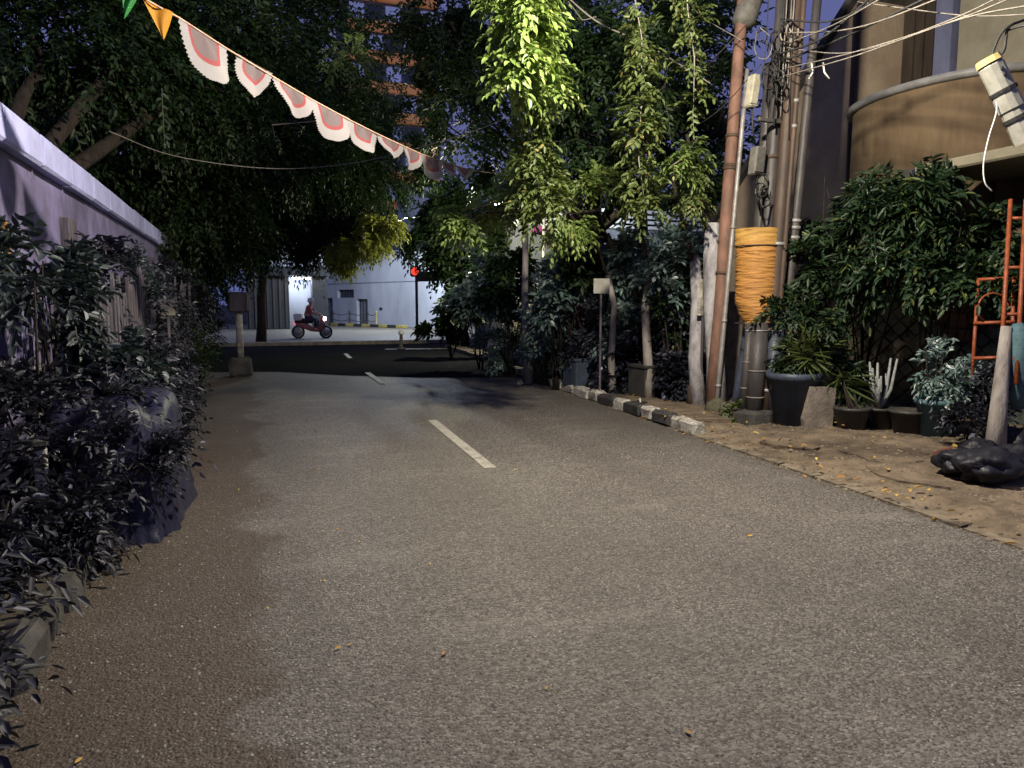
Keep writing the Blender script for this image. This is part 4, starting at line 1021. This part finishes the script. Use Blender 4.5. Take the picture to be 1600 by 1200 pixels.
# cluttered dark corner at the right edge
tk = P(1556, 690, 6.9); tk.z = .05
tt = empty('leaning_tree', tk, 'pale slanting trunk rising from the rubbish heap', 'tree trunk')
MB().tube([tk, P(1560, 640, 6.9), P(1568, 560, 7.0), P(1572, 510, 7.0)], [.10, .075, .06, .045], 10).build('trunk', 'bark_pale', tt, True)
MB().tube([P(1588, 640, 7), P(1590, 590, 7.0), P(1592, 520, 7.0), P(1590, 505, 7)], [.05, .085, .09, .04], 12).build('hanging_sack', 'cyan', None, True, label='faded teal bundle propped against the orange ladder', cat='sack')
rs = random.Random(21)
labs = ['dark rubbish bag at the left end of the heap', 'largest dark rubbish bag under the pale trunk', 'dark rubbish bag lying rightmost in the heap', 'small dark rubbish bag on top of the heap', 'blue-black rubbish bag behind the pale trunk']
for i, (px, py, r) in enumerate([(1500, 738, .17), (1545, 748, .22), (1592, 738, .2), (1530, 712, .14), (1585, 705, .2)]):
    b = G(px, py, .1); mb = MB()
    for k in range(18):
        for j in range(36):
            t = 2 * math.pi * j / 36; ph = math.pi * (k + .5) / 18; v = Vector((math.sin(ph) * math.cos(t), math.sin(ph) * math.sin(t), math.cos(ph)))
            v *= r * (1 + .3 * mnoise.noise(v * 2.2 + Vector((i * 9, 2, 0))) + .16 * mnoise.noise(v / v.length * 4 + Vector((i, 0, 0))) + .10 * abs(mnoise.noise(v / v.length * 7 + Vector((i, 3, 0))))); mb.v.append((b.x + v.x * 1.2, b.y + v.y, .1 + r * .5 + v.z * .62))
    for k in range(17):
        for j in range(36): mb.f.append((k * 36 + j, k * 36 + (j + 1) % 36, (k + 1) * 36 + (j + 1) % 36, (k + 1) * 36 + j))
    mb.f.append(tuple(range(35, -1, -1))); mb.f.append(tuple(range(612, 648)))
    mb.build('rubbish_bag', 'rubbish', None, True, label=labs[i], cat='rubbish bag', group='rubbish bags in the heap at the right')
b = G(1470, 712, .1)
MB().poly([(b.x - .12, b.y, .09), (b.x + .10, b.y + .1, .09), (b.x + .14, b.y + .02, .13), (b.x, b.y - .1, .14)], (.02, 0, .05)).build('broken_brick', 'brick', label='broken reddish brick lying at the left of the rubbish', cat='brick')
bk_ = [(1510, 640, 'brown'), (1535, 650, 'brown')]
shrub('shrub', (6.9, 5.2, .05), [pb(1560, 600, 7.3, 40, 60), pb(1520, 660, 7.3, 26, 36)], 130, 'dark straggly shrub around the pale slanting trunk', 'leaf_lilac', .09, .035, .2, 7, seed=70)

# ------------------------------------------------------------------ middle: fence, trunks, shrubs, hut
fw = empty('low_fence_wall', (6.9, 15, 0), 'low grey wall with pale pillars and dark iron pickets behind the kerb', 'fence')
x0, y0, x1, y1 = 7.0, 9.6, 7.9, 24.0
rzf = math.atan2(x1 - x0, y1 - y0)
L_ = math.hypot(x1 - x0, y1 - y0)
for i in range(12):
    t = (i + .5) / 12; MB().box((x0 + (x1 - x0) * t, y0 + (y1 - y0) * t, .36), (.16, L_ / 12 - .24, .72), -rzf, .01).build('wall_panel', 'concrete_dark', fw)
for i in range(13):
    t = i / 12; MB().box((x0 + (x1 - x0) * t - .03, y0 + (y1 - y0) * t, .85), (.24, .24, 1.7), -rzf, .02).build('pillar', 'kerb_white' if i % 2 else 'concrete', fw)
for i in range(96):
    t = (i + .5) / 96; MB().tube([(x0 + (x1 - x0) * t, y0 + (y1 - y0) * t, .7), (x0 + (x1 - x0) * t, y0 + (y1 - y0) * t, 1.55)], .026, 5).build('picket', 'kerb_white' if (i // 9) % 2 else 'pole_grey', fw)
for z in (.8, 1.45): MB().tube([(x0, y0, z), (x1, y1, z)], .018, 5).build('rail', 'iron', fw)
hut = empty('guard_hut', P(905, 600, 13.5), 'small dark timber guard hut behind the mid right plants', 'hut')
c = G(902, 592); c = Vector((c.x + .3, c.y, 0))
for dx in (-.5, .5):
    for dy in (-.5, .5): MB().box((c.x + dx, c.y + dy, 1.15), (.12, .12, 2.3)).build('post', 'brick', hut)
MB().box((c.x, c.y, .5), (1.04, 1.04, 1.0)).build('counter_wall', 'wood_dark', hut)
MB().box((c.x, c.y + .45, 1.5), (1.0, .05, 1.3)).build('back_wall', 'wood_dark', hut)
for i in range(7): MB().box((c.x - .68 + i * .227, c.y, 2.37), (.21, 1.6, .05), 0, .01, .006).build('roof_plank', 'brick', hut)
sign(940, 447, 11.3, .25, .23, 'blank white square board on a stake among the mid right shrubs', 'white_plastic', -.3)
sign(1100, 465, 10.2, .20, .50, 'tall blank grey-white board fixed beside the whitewashed trunk', 'kerb_white', -.2)


def trunk(pts, rad, label, m='whitewash', name='bare_tree'):
    pts = [P(*q) for q in pts]; pts[0].z = 0
    r = empty(name, pts[0], label, 'tree trunk', 'pale trunks by the kerb')
    MB().tube(pts, rad, 12).build('trunk', m, r, True)
    a = pts[-1]; MB().tube([a - (a - pts[-2]) * .3, a + Vector((-.15, .1, .5)), a + Vector((-.3, .2, 1.2))], [rad[-1] * .7, rad[-1] * .5, .02], 8).build('limb', 'bark', r, True)
    return r


trunk([(1120, 650, 10), (1118, 560, 10), (1112, 460, 10), (1112, 350, 10)], [.15, .12, .12, .10], 'thick pale trunk standing directly against the red pole')
trunk([(1092, 648, 10.4), (1086, 560, 10.4), (1090, 470, 10.4), (1085, 400, 10.5)], [.12, .095, .09, .07], 'medium whitewashed trunk left of the red pole')
trunk([(1015, 630, 11), (1012, 560, 11), (1008, 480, 11), (1018, 410, 11)], [.09, .07, .06, .05], 'pale brown trunk behind the darker middle plants', 'bark_pale')
trunk([(958, 625, 11.6), (955, 560, 11.6), (960, 480, 11.6), (950, 430, 11.6)], [.07, .055, .05, .04], 'slim brown trunk next to the blank white board', 'bark_pale')
trunk([(826, 598, 14), (822, 540, 14), (820, 460, 14), (822, 340, 14)], [.10, .075, .065, .05], 'slim brown trunk left of the dark timber hut', 'bark_pale')
b = G(1082, 642); MB().lathe((b.x, b.y, .1), [(.10, 0), (.085, .1), (.08, .26), (.05, .28)], 9).build('cut_stump', 'pole_brown', None, True, label='short brown cut stump on the pavement left of the mossy stones', cat='stump')
mid = [
    (1060, 410, 10.8, 50, 50, 'leaf_blue', .11, .045, 'grey-green shrub mass left of the pale trunks'),
    (1004, 400, 12.0, 52, 42, 'leaf_blue', .12, .05, 'pale flecked shrub crown above the middle fence'),
    (1045, 520, 11.2, 36, 50, 'leaf_lilac', .10, .045, 'dusky shrub between the two middle trunks'),
    (985, 560, 11.7, 40, 40, 'leaf_lilac', .10, .045, 'low dark shrub at the kerb before the fence'),
    (930, 400, 12.5, 50, 44, 'leaf_shrub', .12, .05, 'green shrub in front of the hut roof'),
    (870, 440, 12.8, 40, 50, 'leaf_blue', .12, .05, 'grey-green shrub at the left side of the hut'),
    (895, 366, 13.0, 34, 18, 'leaf_purple', .10, .05, 'purple leaved shrub top above the timber hut'),
    (870, 560, 14.2, 40, 30, 'leaf_blue', .11, .05, 'low pale leaved plants at the kerb left of the hut'),
    (800, 420, 15, 44, 40, 'leaf_shrub', .14, .06, 'bright green shrub right of the dark junction bush'),
    (750, 430, 17, 48, 50, 'leaf_blue', .17, .08, 'pale grey-green bush at the junction corner'),
    (705, 480, 20, 34, 44, 'leaf_tree', .17, .07, 'dark round bush at the junction corner'),
    (940, 580, 12.5, 34, 18, 'leaf_lilac', .10, .045, 'low dusky ground shrub beside the dashed kerb'),
    (800, 548, 17, 40, 22, 'leaf_blue', .13, .06, 'low pale shrub at the far end of the kerb'),
    (975, 500, 11.9, 30, 46, 'leaf_blue', .08, .035, 'leafy grey-green shrub between the slim brown trunk and the next'),
    (1052, 470, 11.0, 26, 50, 'leaf_shrub', .08, .035, 'upright green shrub against the pale fence left of the whitewashed trunk'),
    (925, 500, 12.4, 26, 56, 'leaf_lilac', .08, .035, 'dark upright shrub beside the timber hut posts'),
    (850, 490, 13.6, 30, 56, 'leaf_blue', .09, .04, 'grey-green shrub right of the slim trunk left of the hut'),
    (790, 500, 15.6, 34, 46, 'leaf_blue', .10, .045, 'pale shrub left of the slim trunk near the junction'),
    (1056, 590, 10.9, 26, 26, 'leaf_lilac', .10, .045, 'dark bluish shrub behind the cut stump')]
for i, (px, py, d, rx, ry, m, L, W, lab) in enumerate(mid):
    c = P(px, py, d); rr = rx * d / F
    shrub('shrub', (c.x, c.y, 0), [(c, (rr, rr * .6, ry * d / F)), (c + Vector((rr * .5, .1, -.15)), (rr * .6, rr * .4, ry * .6 * d / F)), (c - Vector((rr * .3, -.1, ry * .9 * d / F)), (rr * .8, rr * .5, ry * .5 * d / F))], 300, lab, m, L * 1.25, W * 1.35, .25, 7, seed=80 + i, stems=7)
# things on the pavement under the shrubs
for i, (px, py, lab, m) in enumerate([(905, 606, 'dark square planter box left on the kerb side pavement', 'pot_blue'), (1012, 622, 'dark square planter box between the middle trunks', 'pot'), (860, 590, 'pale square planter box at the far kerb', 'concrete')]):
    b = G(px, py, .1); r = empty('planter_box', (b.x, b.y, .1), lab, 'planter')
    MB().box((b.x + .1, b.y + .15, .34), (.46, .46, .46), .1, .02).build('body', m, r); MB().box((b.x + .1, b.y + .15, .575), (.5, .5, .05), .1, .01).build('rim', m, r)
b = G(998, 632, .12); sd = empty('sandal', (b.x, b.y, .12), 'discarded dark sandal with pale strap on the pavement', 'sandal')
MB().box((b.x, b.y, .145), (.27, .09, .03), .2, .02).build('sole', 'rubber', sd); MB().tube([(b.x, b.y - .045, .155), (b.x + .02, b.y, .20), (b.x, b.y + .045, .155)], .012, 6).build('strap', 'white_paint', sd, True)

# ------------------------------------------------------------------ slatted building behind
sb = empty('slatted_building', P(980, 480, 24), 'low building with a white slatted parapet behind the trees', 'building')
c = P(985, 350, 24)
MB().box((11.5, 24, 2.0), (7.6, 4, 4.0)).build('wall', 'far_grey', sb)
for k in range(4): MB().box((11.5, 21.93, 4.03 + k * .17), (7.6, .05, .10)).build('slat', 'slat', sb)
for k in range(5): MB().box((7.9 + k * 1.8, 21.98, 4.3), (.09, .05, .74)).build('slat_post', 'slat', sb)
MB().box((9.3, 21.7, 3.82), (1.9, .5, .16)).build('awning', 'magenta', sb)
lamp('parapet_light', (11.0, 20.6, 4.4), 50, (.8, .9, 1), .1, parent=sb)
MB().box((11.0, 20.6, 4.55), (.5, .10, .06)).build('light_fitting', 'lamp_glass', sb)
MB().tube([(11.0, 20.6, 4.58), (11.0, 21.3, 4.8), (11.0, 22.0, 4.6)], .02, 6).build('fitting_arm', 'iron', sb, True)

# ------------------------------------------------------------------ beyond the junction
fb = empty('white_building', P(590, 505, 54), 'long pale building with flat roof edge, small window and two doors', 'building')
A = Vector((5.2, 58.5, 0)); B = Vector((11.4, 46.3, 0)); u = (B - A); ln = u.length; u.normalize(); ra = math.atan2(u.y, u.x); nv = Vector((u.y, -u.x, 0))
if nv.y > 0: nv = -nv


def fbox(s0, s1, z0, z1, off, th, name, m, parent, nb=False):
    c = A + u * ((s0 + s1) / 2) - nv * (-off - 0); c = Vector((c.x, c.y, (z0 + z1) / 2))
    return MB().box(c, (abs(s1 - s0), th, z1 - z0), ra).build(name, m, parent)


def uof(px):   # distance along the facade at pixel column px
    v = cf + cr * ((px - 800) / F); v = Vector((v.x, v.y, 0))
    # intersect ray t*v with A+s*u
    det = v.x * (-u.y) + v.y * u.x
    return (v.x * A.y * -1 + v.y * A.x) / det * -1 if False else (A.x * v.y - A.y * v.x) / (v.x * u.y - v.y * u.x)


def zof(px, py):
    s_ = uof(px); q = A + u * s_; v = cf + cr * ((px - 800) / F) + cu * ((600 - py) / F)
    return CH + v.z * (q.x / v.x)


s0, s1 = uof(505), uof(700)
w0, w1 = uof(531), uof(556); wz0, wz1 = zof(543, 465), zof(543, 452)
d0, d1 = uof(512), uof(523); e0, e1 = uof(560), uof(577); dz = zof(568, 467)
top0, top1 = zof(510, 400), zof(640, 411)
tz = 5.0
# wall with real openings, built as panels butted end to end
for (p0, p1, z0, z1) in [(s0, d0, 0, tz), (d0, d1, 2.0, tz), (d1, w0, 0, tz), (w0, w1, 0, wz0), (w0, w1, wz1, tz), (w1, e0, 0, tz), (e0, e1, dz, tz), (e1, s1, 0, tz)]:
    fbox(p0, p1, z0, z1, -.15, .3, 'wall_panel', 'far_white', fb)
fbox(s0 - .1, s1, tz, tz + .14, -.1, .5, 'roof_edge', 'far_grey', fb)
fbox(s0, s1, 3.02, 3.07, .015, .03, 'string_course', 'far_grey', fb)
wn = fbox(w0, w1, wz0, wz1, -.28, .04, 'window', 'glass', fb)
for k in range(6): fbox(w0 + (w1 - w0) * (k + .5) / 6 - .02, w0 + (w1 - w0) * (k + .5) / 6 + .02, wz0, wz1, -.2, .03, 'window_bar', 'iron', wn)
for (p0, p1, zz) in ((d0, d1, 2.0), (e0, e1, dz)):
    dr = fbox(p0, p1, 0, zz, -.26, .05, 'door', 'far_grey', fb)
    for k in range(4): fbox(p0 + (p1 - p0) * (k + .5) / 4 - .03, p0 + (p1 - p0) * (k + .5) / 4 + .03, .02, zz - .05, -.22, .02, 'door_rib', 'far_dark', dr)
fbox(uof(596), uof(600), 1.15, 1.3, .04, .06, 'wall_vent', 'far_dark', fb)
# yellow/black kerb and chained posts
kx = empty('striped_kerb', A + nv * 1.6, 'low yellow and black striped kerb before the pale building', 'kerb')
for i in range(12):
    q = A + u * (s0 + 2 + i * .95) + nv * 1.9; MB().box((q.x, q.y, .1), (.93, .25, .2), ra, .02).build('kerb_block', 'yellow_paint' if i % 2 else 'kerb_black', kx)
posts = [(552, 506), (578, 508), (606, 510), (620, 512)]
q_prev = None
for i, (px, py) in enumerate(posts):
    sx = uof(px); q = A + u * sx + nv * 1.6
    r = empty('chain_post', (q.x, q.y, 0), ['dark chain post nearest the blue covered cart', 'dark chain post in front of the ribbed door', 'dark chain post right of the ribbed door', 'end chain post with pale orange sleeve'][i], 'post', 'chain posts before the pale building')
    MB().lathe((q.x, q.y, 0), [(.09, 0), (.06, .08), (.055, .95), (.08, 1.0), (.05, 1.08)], 10).build('shaft', 'iron' if i < 3 else 'yellow_plastic', r, True)
    if q_prev is not None:
        for z in (.45, .88): MB().tube([(q_prev.x, q_prev.y, z), ((q_prev.x + q.x) / 2, (q_prev.y + q.y) / 2, z - .12), (q.x, q.y, z)], .025, 5).build('chain', 'iron', r, True)
    q_prev = q
# covered blue cart
c = G(533, 508); c = A + u * uof(533) + nv * 1.8
ct = empty('covered_cart', (c.x, c.y, 0), 'small blue covered handcart before the pale building', 'cart')
MB().lathe((c.x, c.y, 0), [(.5, .25), (.55, .5), (.50, 1.1), (.40, 1.35), (.1, 1.42)], 12, 1, .7).build('cover', 'blue', ct, True)
MB().tube([(c.x + .4, c.y, 1.2), (c.x + .8, c.y, 1.25), (c.x + 1.05, c.y - .05, 1.22)], .03, 6).build('handle', 'iron', ct, True)
for k in (-.3, .3): MB().tube([(c.x + k, c.y - .3, .2), (c.x + k, c.y + .3, .2)], .2, 14).build('wheel', 'rubber', ct, True)
# left gatehouse with lit opening
gh = empty('gatehouse', P(440, 520, 46), 'dark gatehouse with a lit white bay under its beam at the far left', 'building')
Yg = 47.5
def gx(px): return (onX_y(px, Yg)).x
def onX_y(px, Y):
    v = cf + cr * ((px - 800) / F); return Vector((v.x * Y / v.y, Y, 0))
def gz(px, py, Y=Yg):
    v = cf + cr * ((px - 800) / F) + cu * ((600 - py) / F); return CH + v.z * Y / v.y
xa, xb, xc, xd, xe = gx(390), gx(456), gx(492), gx(503), gx(516)
zb = gz(475, 432)
MB().box(((xa + xb) / 2, Yg + .6, zb / 2), (xb - xa, 1.2, zb)).build('side_wall', 'far_dark', gh)
MB().box(((xc + xe) / 2, Yg + .6, zb / 2), (xe - xc, 1.2, zb)).build('corner_wall', 'far_dark', gh)
MB().box(((xa + xe) / 2, Yg + 1.2, zb + .3), (xe - xa, 3.2, .55)).build('beam', 'far_dark', gh)
MB().box(((xa + xe) / 2 + .6, Yg + 1.4, zb + 1.45), (xe - xa + 1.2, 3, 1.7)).build('upper_wall', 'far_white', gh)
MB().box(((xb + xc) / 2, Yg + 2.4, zb / 2), (xc - xb + 1, .2, zb)).build('bay_back_wall', 'far_white', gh)
MB().box(((xb + xc) / 2, Yg - .3, zb - .12), ((xc - xb) * .8, .18, .10)).build('tube_light', 'lamp_glass', gh)
lamp('tube_glow', ((xb + xc) / 2, Yg + .9, zb - .35), 110, (.72, .82, 1), .15, parent=gh)
for k in range(7): MB().box((xa + (xb - xa) * (k + .5) / 7, Yg - .03, zb / 2), (.12, .05, zb - .1)).build('gate_bar', 'iron', gh)
# median kerb, bollard, red lamp pole
MB().box((9.5, 27.9, .07), (60, .3, .16), -.03, .03).build('median_kerb', 'concrete', kind='structure')
b = G(627, 546); bo = empty('bollard', b, 'small dark bollard with white top at the junction edge', 'bollard')
MB().lathe((b.x, b.y, 0), [(.14, 0), (.14, .05), (.06, .08), (.055, .5)], 12).build('shaft', 'iron', bo, True)
MB().lathe((b.x, b.y, .5), [(.055, 0), (.09, .02), (.085, .12), (.03, .16)], 12).build('cap', 'white_paint', bo, True)
M['red_glow'] = emit_mat('lit_red_lamp', (1, .07, .04), .6)
c = P(648, 424, 31); rl = empty('signal_lamp', (c.x, c.y, 0), 'round red signal lamp glowing beside the dark junction tree', 'signal lamp')
MB().tube([(c.x + .1, c.y + .15, 0), (c.x + .1, c.y + .15, c.z + .6)], .06, 10).build('pole', 'iron', rl, True)
MB().box((c.x + .05, c.y + .1, c.z), (.44, .22, .44), YAW * -1, .05).build('housing', 'rubber', rl)
MB().tube([(c.x, c.y - .02, c.z), (c.x + .005, c.y - .09, c.z)], [.17, .15], 16).build('lens', 'red_glow', rl, True)
c2 = P(668, 432, 32); MB().box((c2.x, c2.y, c2.z), (.9, .15, .42), -.3, .05).build('glow_board', 'pole_brown', label='brown board standing for the orange glow beside the red signal lamp', cat='board')  # added board, its brown painted for the orange glow by the lamp

# motorcycle and rider at the junction, crossing to the right
def bikept(px, py, d=33.0): return P(px, py, d)
mo = bikept(488, 532); mo.z = 0
D = Vector((cr.x, cr.y, 0)); S = Vector((-D.y, D.x, 0))
def bl(a, b, z): return tuple(mo + D * a + S * b + Vector((0, 0, z)))
mc = empty('motorcycle', mo, 'red and white motor scooter crossing the junction with its rider', 'motorcycle')
for a in (-.62, .62):
    pts = [bl(a + .25 * math.cos(t), 0, .28 + .25 * math.sin(t)) for t in [2 * math.pi * k / 20 for k in range(21)]]
    wh = MB().tube(pts, .05, 8).build('wheel', 'rubber', mc, True)
    MB().tube([bl(a, -.04, .28), bl(a, .04, .28)], .19, 14).build('rim', 'pole_grey', wh, True)
MB().tube([bl(-.7, 0, .62), bl(-.35, 0, .58), bl(0, 0, .42), bl(.3, 0, .38), bl(.5, 0, .62), bl(.48, 0, .95)], [.08, .15, .12, .12, .13, .07], 10).build('body', 'bike_red', mc, True)
MB().tube([bl(-.75, 0, .74), bl(-.4, 0, .78), bl(.0, 0, .76)], [.07, .13, .10], 10).build('seat', 'rubber', mc, True)
MB().tube([bl(.5, 0, .9), bl(.62, 0, .3)], .035, 8).build('fork', 'pole_grey', mc, True)
MB().tube([bl(.42, -.32, 1.02), bl(.5, 0, 1.0), bl(.42, .32, 1.02)], .02, 8).build('handlebar', 'iron', mc, True)
MB().tube([bl(.55, 0, .88), bl(.63, 0, .88)], [.09, .07], 12).build('headlight', 'lamp_glass', mc, True)
MB().tube([bl(-.80, 0, .66), bl(-.84, 0, .66)], [.06, .05], 10).build('tail_light', 'red_glow', mc, True)
MB().box(bl(-.6, 0, .95), (.36, .34, .3), math.atan2(D.y, D.x), .04).build('rear_box', 'white_cloth', mc)
# rider
def skin_body(name, verts, edges, rad, m, parent, sub=2):
    me = bpy.data.meshes.new(name); me.from_pydata(verts, edges, []); o = bpy.data.objects.new(name, me); col.objects.link(o)
    bpy.context.view_layer.objects.active = o
    md = o.modifiers.new('skin', 'SKIN')
    for i, r in enumerate(rad): me.skin_vertices[0].data[i].radius = (r, r)
    me.skin_vertices[0].data[0].use_root = True
    md.use_smooth_shade = True
    o.modifiers.new('sub', 'SUBSURF').levels = sub; o.modifiers['sub'].render_levels = sub
    me.materials.append(M[m]); 
    if parent: o.parent = parent; o.matrix_parent_inverse = parent.matrix_world.inverted()
    return o
rd = empty('person', bl(-.2, 0, .8), 'rider in faded red shirt and white helmet seated on the scooter', 'person')
vv = [(-.2, 0, .88), (-.16, 0, 1.1), (-.1, 0, 1.32), (-.06, 0, 1.44), (-.03, 0, 1.52), (-.02, 0, 1.66),
      (-.08, -.18, 1.38), (.1, -.24, 1.16), (.36, -.28, 1.05), (-.08, .18, 1.38), (.1, .24, 1.16), (.36, .28, 1.05),
      (-.12, -.12, .86), (.25, -.16, .82), (.16, -.16, .42), (.30, -.16, .36), (-.12, .12, .86), (.25, .16, .82), (.16, .16, .42), (.30, .16, .36)]
ed = [(0, 1), (1, 2), (2, 3), (3, 4), (4, 5), (2, 6), (6, 7), (7, 8), (2, 9), (9, 10), (10, 11), (0, 12), (12, 13), (13, 14), (14, 15), (0, 16), (16, 17), (17, 18), (18, 19)]
rr = [.15, .15, .17, .09, .06, .11, .075, .055, .04, .075, .055, .04, .11, .08, .05, .045, .11, .08, .05, .045]
skin_body('body', [bl(*v) for v in vv], ed, rr, 'skin', rd)
tv = [(-.2, 0, .9), (-.16, 0, 1.1), (-.1, 0, 1.32), (-.065, 0, 1.42), (-.08, -.18, 1.38), (.08, -.235, 1.18), (-.08, .18, 1.38), (.08, .235, 1.18)]
skin_body('shirt', [bl(*v) for v in tv], [(0, 1), (1, 2), (2, 3), (2, 4), (4, 5), (2, 6), (6, 7)], [.175, .175, .19, .1, .095, .075, .095, .075], 'red_shirt', rd)
pv = [(-.2, 0, .86), (-.12, -.12, .86), (.25, -.16, .82), (.17, -.16, .46), (-.12, .12, .86), (.25, .16, .82), (.17, .16, .46)]
skin_body('trousers', [bl(*v) for v in pv], [(0, 1), (1, 2), (2, 3), (0, 4), (4, 5), (5, 6)], [.17, .13, .1, .07, .13, .1, .07], 'trousers', rd)
hc = bl(-.02, 0, 1.66); MB().lathe(hc, [(.125, -.06), (.14, 0), (.135, .06), (.10, .12), (.03, .15)], 18, 1, 1).build('helmet', 'white_cloth', rd, True)

# far dim backdrop buildings seen through the trees
tw = empty('tower_block', P(605, 480, 95), 'tall block with orange lit balconies seen through the tree gap', 'building')
c = P(610, 476, 95)
MB().box((c.x, c.y, 20), (11, 10, 40)).build('wall', 'far_grey', tw)
M['lit_orange'] = emit_mat('lit_orange_balcony', (1, .42, .14), .06)
M['lit_blue'] = emit_mat('lit_blue_window_band', (.35, .42, .75), .12)
for k in range(9):
    z = 10 + k * 3.4
    MB().box((c.x, c.y - 5.3, z), (10.6, .7, 1.1)).build('balcony', 'lit_orange', tw)
    for q in range(5): MB().box((c.x - 4.2 + q * 2.1, c.y - 5.03, z + 1.65), (1.7, .06, 1.7)).build('window', 'lit_blue' if (q + k) % 2 else 'glass', tw)
gb = empty('grey_block', P(670, 480, 70), 'plain blue-grey block with wires before it beyond the junction', 'building')
c = P(668, 476, 72); MB().box((c.x, c.y, 5.9), (4.6, 5, 11.8)).build('wall', 'far_white', gb); MB().box((c.x, c.y, 11.9), (4.9, 5.3, .25)).build('roof_edge', 'far_grey', gb)
for k in range(3): MB().box((c.x - 1 + k, c.y - 2.53, 9.5), (.6, .05, .9)).build('window', 'glass', gb)
MB().box((c.x + 5, c.y + 4, 4), (6, 6, 8)).build('side_wing', 'far_dark', gb)
# distant dark tree belt and walls closing the view
for i, (x, y, s, lab) in enumerate([(-14, 52, 9, 'distant dark tree at the far left of the junction'), (24, 40, 6, 'distant dark tree behind the slatted building'), (-8, 70, 10, 'distant dark tree behind the gatehouse'), (34, 60, 9, 'distant dark tree far behind the right house')]):
    tree('distant_tree', (x, y, 0), [((x, y, s * .9), (s * .9, s * .7, s * .55)), ((x + s * .5, y, s * .65), (s * .6, s * .5, s * .4)), ((x - s * .5, y, s * .7), (s * .6, s * .5, s * .4))], 1500, lab, L=.45, W=.2, slen=1.6, seed=100 + i, r=.4)

# ------------------------------------------------------------------ bunting
bu = empty('bunting', P(480, 160, 7), 'string of red and white fan flags with orange and green pennants', 'bunting')
spec = [(279, 28, 354, 76, 122), (370, 84, 425, 115, 150), (426, 121, 486, 155, 178), (485, 155, 545, 185, 217), (545, 187, 589, 208, 236), (590, 209, 630, 228, 245),
        (631, 228, 659, 240, 264), (659, 241, 690, 252, 278), (691, 252, 712, 260, 276), (713, 259, 736, 266, 281)]
# depth from the apparent spacing of the flags along the string
def dep(x): return 5.0 * 1 / (1 - (x - 280) / 456 * .5)
SP = [(150, -45), (205, -14), (250, 12), (280, 28), (354, 76), (425, 119), (486, 155), (545, 187), (589, 209), (630, 228), (659, 241), (690, 252), (736, 266), (765, 270), (800, 271)]
MB().tube([P(x, y, dep(x)) for x, y in SP], .007, 6).build('string', 'twine', bu, True)
rs = random.Random(2)
for i, (xa_, ya_, xb_, yb_, ybot) in enumerate(spec):
    a = P(xa_, ya_, dep(xa_)); b = P(xb_, yb_, dep(xb_)); c = (a + b) / 2; e = (b - a); half = e.length / 2
    dn = Vector((0, 0, -1)); drop = (ybot - (ya_ + yb_) / 2) * dep((xa_ + xb_) / 2) / F
    sway = Vector((rs.uniform(-.06, .06), rs.uniform(-.05, .02), 0)); nn = 72
    nfold = e.normalized().cross(dn)
    def ring(f0, f1, name, m, par):
        mb = MB(); rows = 4
        for r_ in range(rows + 1):
            f = f0 + (f1 - f0) * r_ / rows
            for k in range(nn + 1):
                t = math.pi * k / nn
                pl_ = .006 * f * (1 if k % 2 else -1) * (.25 + f) + .05 * f * math.sin(t * 2.4 + i * 1.7) * math.sin(t)
                scal = 1 + (.022 * abs(math.sin(k * .26)) if f > .95 else 0)
                p = c + (e / 2) * (-math.cos(t) * f * (1 - .12 * math.sin(t) * f) * scal) + dn * (drop * math.sin(t) ** .8 * f * scal) + (sway * math.sin(t) * f) + nfold * pl_
                mb.v.append(tuple(p))
        for r_ in range(rows):
            for k in range(nn): mb.f.append((r_ * (nn + 1) + k, r_ * (nn + 1) + k + 1, (r_ + 1) * (nn + 1) + k + 1, (r_ + 1) * (nn + 1) + k))
        return mb.build(name, m, par, True)
    fl = ring(.66, 1.0, 'fan_flag', 'fan_white', bu)
    ring(.54, .66, 'red_band', 'fan_red', fl); ring(.02, .54, 'sheer_centre', 'fan_sheer', fl)
for (xa_, ya_, xb_, yb_, tx, ty, m) in [(220, -8, 272, 24, 256, 62, 'flag_orange'), (188, -26, 222, -8, 194, 30, 'flag_green')]:
    a = P(xa_, ya_, dep(xa_)); b = P(xb_, yb_, dep(xb_)); t = P(tx, ty, dep(tx)); mb = MB(); R_ = 8
    for r_ in range(R_ + 1):
        f = r_ / R_
        for k in range(9):
            g_ = k / 8; p = a.lerp(b, g_).lerp(t, f) + Vector((0, .05 * math.sin(g_ * 5 + f * 2) * (1 - f), 0)); mb.v.append(tuple(p))
    for r_ in range(R_):
        for k in range(8): mb.f.append((r_ * 9 + k, r_ * 9 + k + 1, (r_ + 1) * 9 + k + 1, (r_ + 1) * 9 + k))
    mb.build('pennant', m, bu, True)
